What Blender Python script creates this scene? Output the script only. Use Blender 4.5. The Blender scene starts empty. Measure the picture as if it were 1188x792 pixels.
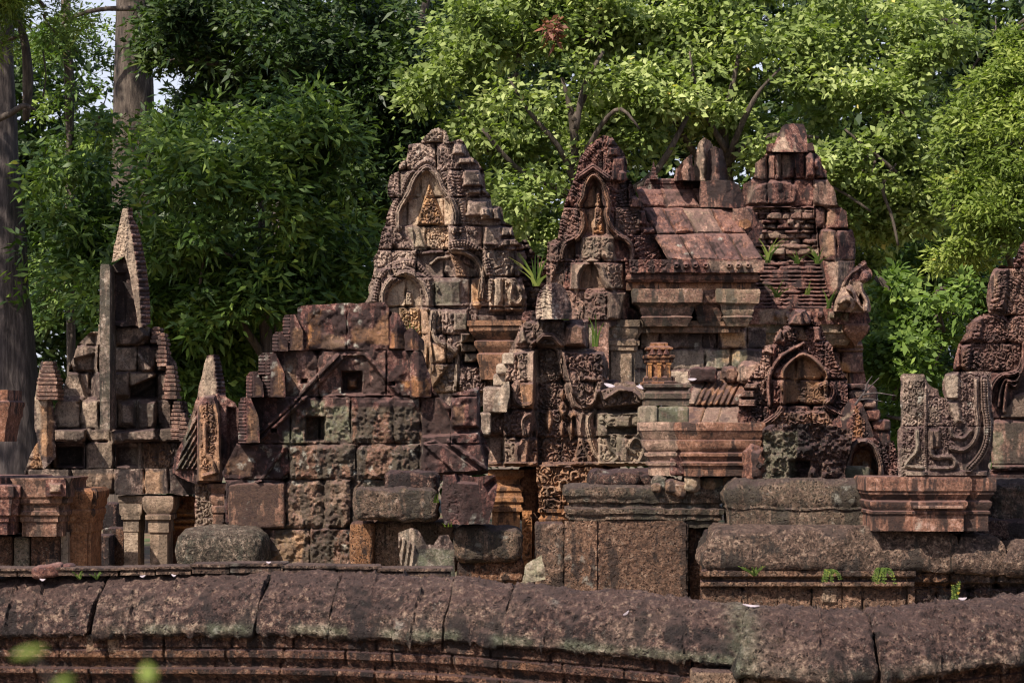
import bpy, math, random
import numpy as np
R = math.radians
random.seed(7)
C = bpy.context.scene.collection
sc = bpy.context.scene

# ------------------------------------------------------------------ camera, sky, sun
F = 2805.0          # focal length in photo pixels (85 mm on a 36 mm frame, photo 1188 wide)
HY = 500.0          # horizon row
EYE = 2.2
cam = bpy.data.cameras.new('camera'); co = bpy.data.objects.new('camera', cam); C.objects.link(co)
co.location = (0, 0, EYE); co.rotation_euler = (R(90), 0, 0)
cam.lens = 85.0; cam.sensor_width = 36.0; cam.sensor_fit = 'HORIZONTAL'
cam.shift_y = (HY - 396.0) / 1188.0
cam.clip_start = 0.1; cam.clip_end = 2000
cam.dof.use_dof = True; cam.dof.focus_distance = 23.0; cam.dof.aperture_fstop = 8.0
sc.camera = co
sc.cycles.filter_width = 1.15

SUN_EL, SUN_AZ = 47.0, 220.0     # azimuth clockwise from +Y: behind the camera, to the left
w = bpy.data.worlds.new('World'); sc.world = w; w.use_nodes = True
nt = w.node_tree; bg = nt.nodes['Background']
sky = nt.nodes.new('ShaderNodeTexSky'); sky.sky_type = 'NISHITA'; sky.sun_disc = False
sky.sun_elevation = R(SUN_EL); sky.sun_rotation = R(SUN_AZ); sky.dust_density = 1.5
_tc = nt.nodes.new('ShaderNodeTexCoord'); _sx = nt.nodes.new('ShaderNodeSeparateXYZ'); nt.links.new(_tc.outputs['Generated'], _sx.inputs[0])
_mr = nt.nodes.new('ShaderNodeMapRange'); nt.links.new(_sx.outputs[2], _mr.inputs[0])      # bright white haze low in the sky
for _i, _v in enumerate((.16, .42, .85, 0.)): _mr.inputs[_i + 1].default_value = _v
_mx = nt.nodes.new('ShaderNodeMix'); _mx.data_type = 'RGBA'; nt.links.new(_mr.outputs[0], _mx.inputs[0]); nt.links.new(sky.outputs[0], _mx.inputs[6]); _mx.inputs[7].default_value = (4.6, 4.8, 5.7, 1)
nt.links.new(_mx.outputs[2], bg.inputs[0]); bg.inputs[1].default_value = 0.11
sl = bpy.data.lights.new('sun', 'SUN'); sl.energy = 5.0; sl.angle = R(0.53); sl.color = (1.0, 0.915, 0.80)
so = bpy.data.objects.new('sun', sl); C.objects.link(so)
so.rotation_euler = (R(90 - SUN_EL), 0, R(180 - SUN_AZ))
sc.view_settings.view_transform = 'Standard'; sc.view_settings.look = 'None'
sc.view_settings.gamma = 1.0; sc.view_settings.use_curve_mapping = False
sc.view_settings.exposure = 0.74

# ------------------------------------------------------------------ numpy noise
def _hash(i, j, k, s):
    h = (i.astype(np.int64) * 73856093) ^ (j.astype(np.int64) * 19349663) ^ (k.astype(np.int64) * 83492791) ^ (s * 2654435761)
    h = (h ^ (h >> 13)) * 1274126177; h = h ^ (h >> 16)
    return (h & 0xFFFFFF) / float(0xFFFFFF)
def vn(x, y, z, s=0):
    x, y, z = np.broadcast_arrays(np.asarray(x, float), np.asarray(y, float), np.asarray(z, float))
    i, j, k = np.floor(x), np.floor(y), np.floor(z)
    u, v, t = x - i, y - j, z - k
    u, v, t = [a * a * (3 - 2 * a) for a in (u, v, t)]
    o = 0
    for a in (0, 1):
        for b in (0, 1):
            for c in (0, 1):
                o = o + _hash(i + a, j + b, k + c, s) * (u if a else 1 - u) * (v if b else 1 - v) * (t if c else 1 - t)
    return o * 2 - 1
def fbm(x, y, z, s=0, o=4):
    r = 0; a = 1.0; f = 1.0; n = 0
    for q in range(o):
        r = r + a * vn(np.asarray(x) * f, np.asarray(y) * f, np.asarray(z) * f, s + q * 17); n += a; a *= .5; f *= 2.03
    return r / n
def sst(a, b, x):
    t = np.clip((x - a) / (b - a), 0, 1); return t * t * (3 - 2 * t)

# ------------------------------------------------------------------ object helpers
def at(px, py, D):                      # the point D metres ahead seen at photo pixel px, py
    px = np.asarray(px, float); py = np.asarray(py, float); D = np.asarray(D, float)
    return np.stack(np.broadcast_arrays((px - 594) / F * D, D, EYE + (HY - py) / F * D), -1)
def thing(name, label, cat, px=None, D=None, z=0.0, group=None, loc=None):
    o = bpy.data.objects.new(name, None); C.objects.link(o)
    if loc is None: loc = ((px - 594) / F * D, D, z)
    o.location = loc; o['label'] = label; o['category'] = cat
    if group: o['group'] = group
    return o
def tag(o, label, cat, group=None):
    o['label'] = label; o['category'] = cat
    if group: o['group'] = group
    return o
def base_of(p):
    b = np.zeros(3)
    while p is not None: b = b + np.array(p.location); p = p.parent
    return b
def mk(name, V, Fc, m, parent=None, tint=None, sharp=None, smooth=True, origin=None):
    """V world vertices; Fc faces: (n,4) / (n,3) array or list of lists"""
    V = np.asarray(V, float)
    if parent is not None: b = base_of(parent)
    elif origin is not None: b = np.array(origin, float)
    else:
        b = np.array([V[:, 0].mean(), V[:, 1].mean(), V[:, 2].min()])
    me = bpy.data.meshes.new(name)
    if isinstance(Fc, np.ndarray):
        Vn = V - b; n, k = Fc.shape
        me.vertices.add(len(Vn)); me.vertices.foreach_set('co', Vn.astype(np.float32).ravel())
        me.loops.add(n * k); me.loops.foreach_set('vertex_index', Fc.astype(np.int32).ravel())
        me.polygons.add(n); me.polygons.foreach_set('loop_start', (np.arange(n) * k).astype(np.int32))
        me.update(calc_edges=True)
    else:
        me.from_pydata([tuple(v) for v in (V - b)], [], [list(map(int, f)) for f in Fc])
    me.validate()
    if smooth: me.shade_smooth()
    if sharp: me.set_sharp_from_angle(angle=R(sharp))
    at_ = me.color_attributes.new('tint', 'FLOAT_COLOR', 'POINT')
    T = np.zeros((len(me.vertices), 4), np.float32)
    if tint is not None:
        tint = np.asarray(tint, np.float32)
        T[:] = tint if tint.ndim == 1 else tint[:len(T)]
    at_.data.foreach_set('color', T.ravel())
    me.materials.append(m)
    o = bpy.data.objects.new(name, me); C.objects.link(o)
    if parent is not None: o.parent = parent
    else: o.location = b
    return o
class MB:
    def __init__(s): s.V = []; s.F = []; s.T = []; s.n = 0
    def add(s, V, Fc, tint=(0, 0, 0, 0)):
        V = np.asarray(V, float); s.V.append(V)
        s.F += [[int(i) + s.n for i in f] for f in Fc]
        t = np.zeros((len(V), 4)); t[:] = tint; s.T.append(t); s.n += len(V)
        return s
    def build(s, name, m, parent=None, **k):
        return mk(name, np.concatenate(s.V), s.F, m, parent, tint=np.concatenate(s.T), **k)

# ------------------------------------------------------------------ shape makers
def block(cx, cy, cz, wx, wy, wz, r=.03, rough=.012, seed=0, step=.04, rot=0.0, tilt=0.0, f=5.0):
    """rounded, worn stone block; centre and sizes in metres"""
    h = np.array([wx, wy, wz]) / 2; P = []; Q = []; n0 = 0
    r = min(r, h.min() * .95)
    def lin(H):
        n = int(min(60, max(3, math.ceil(2 * (H) / step))))
        a = np.linspace(-H, H, n + 1)
        return np.unique(np.round(np.concatenate([a, [-H + r * .35, H - r * .35, -H + r, H - r]]), 6))
    g = [lin(x) for x in h]
    for ax in range(3):
        u, v = [(1, 2), (2, 0), (0, 1)][ax]
        U, W_ = np.meshgrid(g[u], g[v], indexing='ij'); nu, nv = U.shape
        for sg in (-1, 1):
            p = np.zeros((nu, nv, 3)); p[..., u] = U; p[..., v] = W_; p[..., ax] = sg * h[ax]
            idx = np.arange(nu * nv).reshape(nu, nv) + n0; n0 += nu * nv
            q = np.stack([idx[:-1, :-1], idx[1:, :-1], idx[1:, 1:], idx[:-1, 1:]], -1).reshape(-1, 4)
            if sg < 0: q = q[:, ::-1]
            P.append(p.reshape(-1, 3)); Q.append(q)
    P = np.concatenate(P); Q = np.concatenate(Q)
    key, ix, inv = np.unique(np.round(P, 5), axis=0, return_index=True, return_inverse=True)
    P = P[ix]; Q = np.asarray(inv).ravel()[Q]
    inn = np.clip(P, -(h - r), (h - r)); d = P - inn; L = np.linalg.norm(d, axis=1)[:, None]
    nrm = d / np.maximum(L, 1e-6); P = inn + nrm * r
    if rough:
        nz = fbm(P[:, 0] * f + seed * 7.3, P[:, 1] * f + seed, P[:, 2] * f, seed, 4)
        nz = nz - .6 * np.abs(fbm(P[:, 0] * f * 3, P[:, 1] * f * 3 + seed, P[:, 2] * f * 3, seed + 3, 2))
        P = P + nrm * (nz * rough)[:, None]
    if tilt:
        c, s_ = math.cos(tilt), math.sin(tilt); P = P @ np.array([[c, 0, s_], [0, 1, 0], [-s_, 0, c]]).T
    if rot:
        c, s_ = math.cos(rot), math.sin(rot); P = P @ np.array([[c, -s_, 0], [s_, c, 0], [0, 0, 1]]).T
    return P + np.array([cx, cy, cz]), Q
def pblock(x0, y0, x1, y1, D, dy, **k):
    """block whose front face fills the pixel box at distance D, dy metres deep"""
    s = D / F
    return block(((x0 + x1) / 2 - 594) * s, D + dy / 2, EYE + (HY - (y0 + y1) / 2) * s, (x1 - x0) * s, dy, (y1 - y0) * s, **k)
def loft(plan, prof, step=.03, rough=.004, seed=0, caps=True):
    """plan: world XY polygon (counter-clockwise from above); prof: [(offset, z)] from bottom to top"""
    plan = np.array(plan, float); n = len(plan)
    e = np.roll(plan, -1, 0) - plan; L = np.linalg.norm(e, axis=1); e /= L[:, None]
    nr = np.stack([e[:, 1], -e[:, 0]], 1)
    pn = np.roll(nr, 1, 0); mit = (nr + pn) / (1 + (nr * pn).sum(1))[:, None]
    ts = []
    for i in range(n):
        k = max(1, int(L[i] / step)); ts += [(i, j / k) for j in range(k)]
    ii = np.array([t[0] for t in ts]); tt = np.array([t[1] for t in ts])[:, None]
    pr = [prof[0]]
    for a, b in zip(prof[:-1], prof[1:]):
        k = max(1, int(math.hypot(b[0] - a[0], b[1] - a[1]) / (step * 1.5)))
        pr += [(a[0] + (b[0] - a[0]) * j / k, a[1] + (b[1] - a[1]) * j / k) for j in range(1, k + 1)]
    rows = []; m = len(ts)
    for o, z in pr:
        c = plan + mit * o; c2 = np.roll(c, -1, 0)
        p = c[ii] * (1 - tt) + c2[ii] * tt
        rows.append(np.concatenate([p, np.full((m, 1), z)], 1))
    V = np.concatenate(rows)
    if rough:
        cen = np.array([plan[:, 0].mean(), plan[:, 1].mean(), 0])
        d = V - cen; d[:, 2] = 0; d /= np.maximum(np.linalg.norm(d, axis=1), 1e-6)[:, None]
        nz = fbm(V[:, 0] * 6 + seed, V[:, 1] * 6, V[:, 2] * 6, seed, 4)
        V = V + d * (nz * rough)[:, None]; V[:, 2] += nz * rough * .5
    Fc = []
    for a in range(len(pr) - 1):
        for j in range(m):
            k = (j + 1) % m; Fc.append([a * m + j, a * m + k, (a + 1) * m + k, (a + 1) * m + j])
    if caps:
        Fc.append(list(range(m))[::-1]); b = (len(pr) - 1) * m; Fc.append(list(range(b, b + m)))
    return V, Fc
def rectplan(x0, x1, D, dy, red=0):
    """world plan of a box seen between pixels x0, x1; red = redent depth at the corners (m)"""
    s = D / F; a, b = (x0 - 594) * s, (x1 - 594) * s; c, d = D, D + dy
    if not red: return [(a, c), (b, c), (b, d), (a, d)]
    r = red
    return [(a + r, c), (b - r, c), (b - r, c + r), (b, c + r), (b, d - r), (b - r, d - r), (b - r, d), (a + r, d), (a + r, d - r), (a, d - r), (a, c + r), (a + r, c + r)]
def zof(py, D): return EYE + (HY - py) / F * D
def pprof(pts, D):      # [(offset px, row py)] -> profile in metres, bottom to top
    s = D / F
    return sorted([(o * s, zof(y, D)) for o, y in pts], key=lambda t: 0) if False else [(o * s, zof(y, D)) for o, y in pts]
def tube(pts, rad, seg=8, rough=.0, seed=0, flare=None):
    pts = np.array(pts, float); n = len(pts)
    # resample smooth
    d = np.concatenate([[0], np.cumsum(np.linalg.norm(np.diff(pts, axis=0), axis=1))]); m = max(n * 3, 6)
    t = np.linspace(0, d[-1], m); P = np.stack([np.interp(t, d, pts[:, i]) for i in range(3)], 1)
    for _ in range(2): P[1:-1] = (P[:-2] + 2 * P[1:-1] + P[2:]) / 4
    rr = np.interp(t, d, rad); T = np.gradient(P, axis=0); T /= np.linalg.norm(T, axis=1)[:, None]
    up = np.array([.13, .97, .2]); A = np.cross(T, up); A /= np.linalg.norm(A, axis=1)[:, None]; B = np.cross(T, A)
    th = np.linspace(0, 2 * np.pi, seg, endpoint=False)
    V = P[:, None] + rr[:, None, None] * (A[:, None] * np.cos(th)[None, :, None] + B[:, None] * np.sin(th)[None, :, None])
    if rough:
        N = (V - P[:, None]) / np.maximum(rr[:, None, None], 1e-6)
        V = V + N * (rough * fbm(V[..., 0] * 4 + seed, V[..., 1] * 4, V[..., 2] * .9, seed, 4))[..., None]
    V = V.reshape(-1, 3); Fc = []
    for a in range(m - 1):
        for j in range(seg):
            k = (j + 1) % seg; Fc.append([a * seg + j, a * seg + k, (a + 1) * seg + k, (a + 1) * seg + j])
    Fc.append(list(range(seg))[::-1]); Fc.append([(m - 1) * seg + j for j in range(seg)])
    return V, Fc

# ---- carved relief: a stone face of real depth, described by outlines read off the photograph
def seg_dist(X, Y, pts):
    best = np.full(X.shape, 1e9); arc = np.zeros(X.shape); side = np.zeros(X.shape); L = 0
    for (x0, y0), (x1, y1) in zip(pts[:-1], pts[1:]):
        dx, dy = x1 - x0, y1 - y0; l2 = dx * dx + dy * dy
        if l2 == 0: continue
        t = np.clip(((X - x0) * dx + (Y - y0) * dy) / l2, 0, 1)
        d = np.hypot(X - x0 - t * dx, Y - y0 - t * dy); l = math.sqrt(l2)
        m = d < best; best = np.where(m, d, best); arc = np.where(m, L + t * l, arc)
        side = np.where(m, np.sign((X - x0) * dy - (Y - y0) * dx), side); L += l
    return best, arc, side
def inside(X, Y, poly):
    c = np.zeros(X.shape, bool); n = len(poly)
    for i in range(n):
        x0, y0 = poly[i]; x1, y1 = poly[(i + 1) % n]
        if y0 == y1: continue
        m = ((y0 > Y) != (y1 > Y)) & (X < (x1 - x0) * (Y - y0) / (y1 - y0) + x0); c ^= m
    return c
def sdf(X, Y, poly):
    d, a, _ = seg_dist(X, Y, list(poly) + [poly[0]])
    return np.where(inside(X, Y, poly), d, -d)
def crv(pts, k=5):      # smooth a polyline
    P = np.array(pts, float); out = []
    n = len(P)
    for i in range(n - 1):
        p0, p1, p2, p3 = P[max(i - 1, 0)], P[i], P[i + 1], P[min(i + 2, n - 1)]
        for j in range(k):
            t = j / k
            out.append(tuple(.5 * (2 * p1 + (p2 - p0) * t + (2 * p0 - 5 * p1 + 4 * p2 - p3) * t * t + (3 * p1 - p0 - 3 * p2 + p3) * t ** 3)))
    out.append(tuple(P[-1])); return out
def rect(a, b, c, d): return [(a, b), (c, b), (c, d), (a, d)]

class Rel:
    def __init__(s, D, poly, step=1.15, wear=1.6, seed=0, lobes=None):
        s.D = D; s.s = D / F; s.seed = seed
        xs = [p[0] for p in poly]; ys = [p[1] for p in poly]
        s.X, s.Y = np.meshgrid(np.arange(min(xs) - 4, max(xs) + 5, step), np.arange(min(ys) - 4, max(ys) + 5, step))
        s.S = sdf(s.X, s.Y, poly) + wear * fbm(s.X / 9, s.Y / 9, seed, seed, 3) + .3
        s.step = step
        s.H = np.zeros(s.X.shape); s.K = np.zeros(s.X.shape); s.T = np.zeros(s.X.shape + (4,)); s.near = 0
    def cut(s, poly):
        s.S = np.minimum(s.S, -sdf(s.X, s.Y, poly)); return s
    def lobes(s, pts, period, amp, w=6):          # leaf-shaped tips along an edge
        d, a, sd = seg_dist(s.X, s.Y, pts)
        s.S = np.where(d < w, s.S - amp * (1 - np.abs(np.sin(np.pi * a / period))), s.S); return s
    def fold(s, xc, sl_, sr, poly=None, y=None, sy=0):
        d = np.where(s.X < xc, (xc - s.X) * sl_, (s.X - xc) * sr)
        if y is not None: d = d + (y - s.Y) * sy
        if poly is not None: d = d * sst(-1, 1.5, sdf(s.X, s.Y, poly))
        s.H -= d * s.s; return s
    def up(s, poly, h, bev=2.0, carve=0, cell=6, **t):
        q = sdf(s.X, s.Y, poly); k = sst(0, bev, q); s.H += h * k; s.K *= 1 - k
        if carve: s.K += k * carve * .62 * s.scroll(cell)
        if t: s.tint(poly, q=q, **t)
        return s
    def tint(s, poly, pale=None, orange=None, moss=None, dark=None, q=None, soft=3):
        if q is None: q = sdf(s.X, s.Y, poly)
        k = sst(-soft * .3, soft, q + 3.0 * fbm(s.X / 7, s.Y / 7, 3, s.seed + 5, 3))
        for c, v in enumerate((pale, orange, moss, dark)):
            if v is not None: s.T[..., c] = s.T[..., c] * (1 - k) + v * k
        return s
    def scroll(s, cell=6, seed=None):
        seed = s.seed if seed is None else seed
        cell = cell * 1.45
        gx = s.X / cell + .55 * fbm(s.X / 11, s.Y / 11, 3, seed + 21, 3); gy = s.Y / (cell * 1.15) + .55 * fbm(s.X / 11, s.Y / 11, 7, seed + 22, 3); i0, j0 = np.floor(gx), np.floor(gy)
        best = np.full(gx.shape, 9.); bx = np.zeros(gx.shape); by = np.zeros(gx.shape); bh = np.zeros(gx.shape)
        z = np.zeros(gx.shape)
        for a in (-1, 0, 1):
            for b in (-1, 0, 1):
                hx = _hash(i0 + a, j0 + b, z, seed + 1); hy = _hash(i0 + a, j0 + b, z, seed + 2)
                dx = gx - (i0 + a + .2 + .6 * hx); dy = gy - (j0 + b + .2 + .6 * hy); d = np.hypot(dx, dy)
                m = d < best; best = np.where(m, d, best); bx = np.where(m, dx, bx); by = np.where(m, dy, by); bh = np.where(m, hx, bh)
        th = np.arctan2(by, bx); sg = np.where(bh > .5, 1, -1)
        sp = np.cos(th * sg + best * 13 + bh * 6)
        rg = 1 - 2 * np.abs(fbm(gx * 1.7, gy * 1.7, 1, seed + 9, 3))
        return (1 - sst(.2, .8, best)) * .5 + .36 * np.tanh(2.2 * sp) * sst(.06, .2, best) - .3 + .5 * rg * (vn(gx * .4, gy * .4, 3, seed) > -.35)
    def carve(s, poly, amp, cell=6, seed=None, lines=None):
        k = sst(0, 2, sdf(s.X, s.Y, poly)); s.K = s.K * (1 - .6 * k) + k * amp * .62 * s.scroll(cell, seed); return s
    def band(s, pts, w, h, period=0, mod=.6, groove=True, **t):
        d, a, sd = seg_dist(s.X, s.Y, pts); k = 1 - sst(w * .5 - 1.2, w * .5 + .6, d)
        p = np.sqrt(np.clip(1 - (d / (w * .5 + .6)) ** 2, 0, 1)) * .5 + .5
        if groove: p = p - .35 * np.exp(-((d - w * .22) / .8) ** 2)
        if period: p = p * (1 - mod + mod * np.abs(np.sin(np.pi * (a / period))))
        s.K *= 1 - k
        s.H += h * k * p
        if t:
            kk = k * (1 if True else 0)
            for c, n in enumerate(('pale', 'orange', 'moss', 'dark')):
                if n in t: s.T[..., c] = s.T[..., c] * (1 - kk) + t[n] * kk
        return s
    def flame(s, pts, w, h, period=5, lean=.5):   # leaves standing out from a curve, tips outward
        d, a, sd = seg_dist(s.X, s.Y, pts); u = a + lean * d + 1.6 * period * fbm(a / (period * 4), d / 30, 2, s.seed + 4, 3)
        cellp = (u / period) % 1.0; leaf = np.sqrt(np.clip(1 - ((cellp - .5) * 2) ** 2, 0, 1))
        rib = .25 * np.cos(2 * np.pi * cellp * 3)
        k = 1 - sst(w - 2, w, d)
        row = .75 + .25 * np.cos(2 * np.pi * d / max(w * .55, 4))
        s.K = s.K * (1 - .6 * k) + .75 * h * k * (leaf * row + rib * .5 - .3) * np.clip(.65 + 1.3 * fbm(s.X / 13, s.Y / 13, 1, s.seed + 6, 3), .05, 1.2) + .3 * h * k * s.scroll(4.5); return s
    def lines(s, poly, ang, period, h):
        k = sst(0, 1.5, sdf(s.X, s.Y, poly)); u = s.X * math.cos(R(ang)) + s.Y * math.sin(R(ang))
        s.H += h * k * (.5 + .5 * np.cos(2 * np.pi * u / period)); return s
    def ledges(s, poly, rows):                    # [(y0, y1, h)] horizontal mouldings
        k = sst(0, .8, sdf(s.X, s.Y, poly))
        wob = .5 * fbm(s.X / 20, s.Y / 20, 2, s.seed, 2)
        for y0, y1, h in rows:
            m = sst(-.7, .5, s.Y + wob - y0) * (1 - sst(-.5, .7, s.Y + wob - y1)); s.H += h * k * m
        return s
    def courses(s, ys, wmin=30, wmax=60, poly=None, joints=None, g=.05, off=.03, gw=1.3, tilt=.03, seed=None):
        rnd = random.Random((seed or 0) + s.seed * 31 + 5)
        k = 1.0 if poly is None else sst(0, 1, sdf(s.X, s.Y, poly))
        x0, x1 = s.X.min(), s.X.max()
        wx = s.X + .8 * fbm(s.X / 12, s.Y / 12, 5, s.seed, 3); wy = s.Y + .8 * fbm(s.X / 12, s.Y / 12, 8, s.seed, 3)
        jn = fbm(s.X / 10, s.Y / 10, 6, s.seed + 3, 3) * 1.6
        for r in range(len(ys) - 1):
            row = (wy >= ys[r]) & (wy < ys[r + 1])
            if joints and r in joints: js = [x0 - 9] + list(joints[r]) + [x1 + 9]
            else:
                js = [x0 - rnd.uniform(5, wmax)]
                while js[-1] < x1: js.append(js[-1] + rnd.uniform(wmin, wmax))
            for a, b in zip(js[:-1], js[1:]):
                m = row & (wx >= a) & (wx < b)
                if not m.any(): rnd.random(); continue
                d = np.minimum(np.minimum(wx - a, b - wx), np.minimum(wy - ys[r], ys[r + 1] - wy))
                rd = (1 - sst(0, gw * 2.2, d)) * np.clip(.75 + .9 * jn, .12, 1.3)
                ck = np.clip(1 - np.hypot(np.minimum(wx - a, b - wx), np.minimum(wy - ys[r], ys[r + 1] - wy)) / 8, 0, 1) * np.clip(jn * 1.4 - .1, 0, 1)
                hh = -.16 * ck + rnd.uniform(-off, off) + tilt * rnd.uniform(-1, 1) * (s.X - (a + b) / 2) / (b - a) - g * rd ** 1.5
                s.H += np.where(m, hh, 0) * k
                v = rnd.uniform(-.22, .30); dk = max(0, rnd.uniform(-.5, .45))
                s.T[..., 0] += np.where(m, v, 0) * k; s.T[..., 3] += np.where(m, dk, 0) * k
        return s
    def worn(s, amp=.012, f=14, o=4):
        s.H += amp * fbm(s.X / f, s.Y / f, 4, s.seed + 11, o); return s
    def build(s, name, m, parent=None, t=.5, back=False):
        ny, nx = s.X.shape; M = s.S > 0
        rg = 1 - np.abs(fbm(s.X / 7, s.Y / 7, 2, s.seed + 31, 4)) * 2
        s.H = s.H + .72 * s.K + s.s * (.55 * fbm(s.X / 3.2, s.Y / 3.2, 9, s.seed + 33, 3) - 1.3 * np.clip(rg - .72, 0, 1))
        Sg = s.S; gy, gx = np.gradient(Sg, s.step); gl = np.maximum(np.hypot(gx, gy), .3)
        Cc = M[:-1, :-1] & M[1:, :-1] & M[1:, 1:] & M[:-1, 1:]
        # pull edge vertices onto the outline
        bd = np.zeros(M.shape, bool)
        inn = np.zeros((ny + 1, nx + 1), int); inn[1:-1, 1:-1] = Cc
        cnt = inn[:-1, :-1] + inn[1:, :-1] + inn[:-1, 1:] + inn[1:, 1:]
        bd = (cnt > 0) & (cnt < 4)
        mv = np.where(bd, np.clip(Sg / gl, -s.step, s.step) * .8, 0)
        X = s.X - gx / gl * mv; Y = s.Y - gy / gl * mv
        dep = s.D - s.H
        V = at(X, Y, dep).reshape(-1, 3)
        Vb = at(X, Y, np.maximum(np.full(X.shape, s.D + t), dep + .1)).reshape(-1, 3)
        idx = np.arange(ny * nx).reshape(ny, nx); N = ny * nx
        q = np.stack([idx[:-1, :-1], idx[1:, :-1], idx[1:, 1:], idx[:-1, 1:]], -1)[Cc]
        P = np.pad(Cc, 1); sk = []
        def edge(mask, a, b): sk.append(np.stack([a[mask], b[mask], b[mask] + N, a[mask] + N], -1))
        edge(Cc & ~P[:-2, 1:-1], idx[:-1, :-1], idx[:-1, 1:])
        edge(Cc & ~P[2:, 1:-1], idx[1:, 1:], idx[1:, :-1])
        edge(Cc & ~P[1:-1, :-2], idx[1:, :-1], idx[:-1, :-1])
        edge(Cc & ~P[1:-1, 2:], idx[:-1, 1:], idx[1:, 1:])
        parts = [q] + [e[:, ::-1] for e in sk]
        if back: parts.append(q[:, ::-1] + N)
        Fc = np.concatenate(parts); V = np.concatenate([V, Vb])
        T = np.clip(s.T.reshape(-1, 4), 0, 1); Tb = T * np.array([.25, .3, .5, 1]); T = np.concatenate([T, Tb])
        u, inv = np.unique(Fc, return_inverse=True); Fc = np.asarray(inv).reshape(Fc.shape)
        return mk(name, V[u], Fc, m, parent, tint=T[u], sharp=55)

# ------------------------------------------------------------------ materials
def ramp(nt, fac, stops):
    r = nt.nodes.new('ShaderNodeValToRGB'); nt.links.new(fac, r.inputs[0]); e = r.color_ramp.elements
    while len(e) < len(stops): e.new(.5)
    for k, (p, c) in zip(e, stops): k.position = p; k.color = (c[0], c[1], c[2], 1) if hasattr(c, '__len__') else (c, c, c, 1)
    return r.outputs[0]
def stone(name, cols, pale=(.66, .49, .35), orange=(.55, .25, .09), moss=(.20, .22, .13), black=.45, lichen=.3, top=.55,
          topc=(.125, .072, .075), bump=.75, pit=0., mott=7., blackc=(.022, .017, .017), lichc=(.46, .43, .36), rough=.88, speck=.35, palebase=0., dsp=.6):
    m = bpy.data.materials.new(name); m.use_nodes = True; nt = m.node_tree; L = nt.links.new; N = nt.nodes
    bs = N['Principled BSDF']; bs.inputs['Roughness'].default_value = rough; bs.inputs['Specular IOR Level'].default_value = .25
    g = N.new('ShaderNodeNewGeometry'); pos = g.outputs['Position']
    def noise(sc_, det=6, vec=None, rg=.6, dist=0.):
        n = N.new('ShaderNodeTexNoise'); n.inputs['Scale'].default_value = sc_; n.inputs['Detail'].default_value = det
        n.inputs['Roughness'].default_value = rg; n.inputs['Distortion'].default_value = dist
        L(vec if vec else pos, n.inputs['Vector']); return n.outputs[0]
    def mix(a, b, f):
        x = N.new('ShaderNodeMix'); x.data_type = 'RGBA'
        for s_, v in ((6, a), (7, b)):
            if isinstance(v, tuple): x.inputs[s_].default_value = (*v, 1)
            else: L(v, x.inputs[s_])
        if isinstance(f, (int, float)): x.inputs[0].default_value = f
        else: L(f, x.inputs[0])
        return x.outputs[2]
    def mth(op, a, b=None, cl=False):
        x = N.new('ShaderNodeMath'); x.operation = op; x.use_clamp = cl
        for i, v in enumerate((a, b)):
            if v is None: continue
            if isinstance(v, (int, float)): x.inputs[i].default_value = v
            else: L(v, x.inputs[i])
        return x.outputs[0]
    def mr(v, a, b, c=0., d=1.):
        x = N.new('ShaderNodeMapRange'); L(v, x.inputs[0])
        for i, q in enumerate((a, b, c, d)): x.inputs[i + 1].default_value = q
        return x.outputs[0]
    ta = N.new('ShaderNodeAttribute'); ta.attribute_name = 'tint'
    sp = N.new('ShaderNodeSeparateColor'); L(ta.outputs['Color'], sp.inputs[0])
    mp = N.new('ShaderNodeMapping'); mp.inputs['Scale'].default_value = (9, 9, 1.1); L(pos, mp.inputs[0]); stv = mp.outputs[0]
    big = noise(1.7, 5); med = noise(mott, 8, rg=.7); fine = noise(24, 7, rg=.78); st = noise(1.0, 6, stv)
    v = mth('ADD', mth('MULTIPLY', med, .75), mth('ADD', mth('MULTIPLY', big, .35), mth('MULTIPLY', fine, 1.15)))
    v = mth('SUBTRACT', v, .635)
    col = ramp(nt, v, [(.36, cols[0]), (.5, cols[1]), (.6, cols[2]), (.72, cols[3])])
    # bare pale and orange stone
    pf = mth('MULTIPLY', mth('ADD', sp.outputs[0], palebase), mr(mth('ADD', mth('MULTIPLY', st, .5), mth('MULTIPLY', med, .5)), .40, .54, .38, 1.), True)
    palec = mix(tuple(x * .62 for x in pale), pale, mr(fine, .3, .7))
    col = mix(col, palec, pf)
    of = mth('MULTIPLY', sp.outputs[1], mr(med, .36, .52, .5, 1.), True)
    col = mix(col, mix(tuple(x * .7 for x in orange), orange, fine), of)
    # fine speckle of light grains
    col = mix(col, lichc, mth('MULTIPLY', mr(noise(52, 3, rg=.75), .60, .70), speck, True))
    ds = noise(46, 4, rg=.85)
    col = mix(col, tuple(x * .35 for x in cols[0]), mth('MULTIPLY', mr(ds, .47, .40), dsp, True))
    # crust of dark lichen running down in streaks; alpha: dark stone, painted recess shade
    bk = mr(mth('ADD', mth('MULTIPLY', st, .55), mth('MULTIPLY', noise(3.1, 7, dist=.4), .45)), .57 - black * .15, .605 - black * .15)
    bk = mth('MULTIPLY', bk, mth('SUBTRACT', .93, mth('MULTIPLY', sp.outputs[0], .45)), True)
    bk = mth('MULTIPLY', bk, mr(fine, .32, .55, .55, 1.), True)
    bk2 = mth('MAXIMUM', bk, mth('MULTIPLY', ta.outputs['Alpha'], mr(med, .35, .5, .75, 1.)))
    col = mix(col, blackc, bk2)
    # purple-grey crust on top faces; red sandstone's topc paints in sunlit ledge tops
    sn = N.new('ShaderNodeSeparateXYZ'); L(g.outputs['Normal'], sn.inputs[0])
    tf = mth('MULTIPLY', mr(mth('ADD', sn.outputs[2], mth('MULTIPLY', fine, .3)), .62, .92), top, True)
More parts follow.
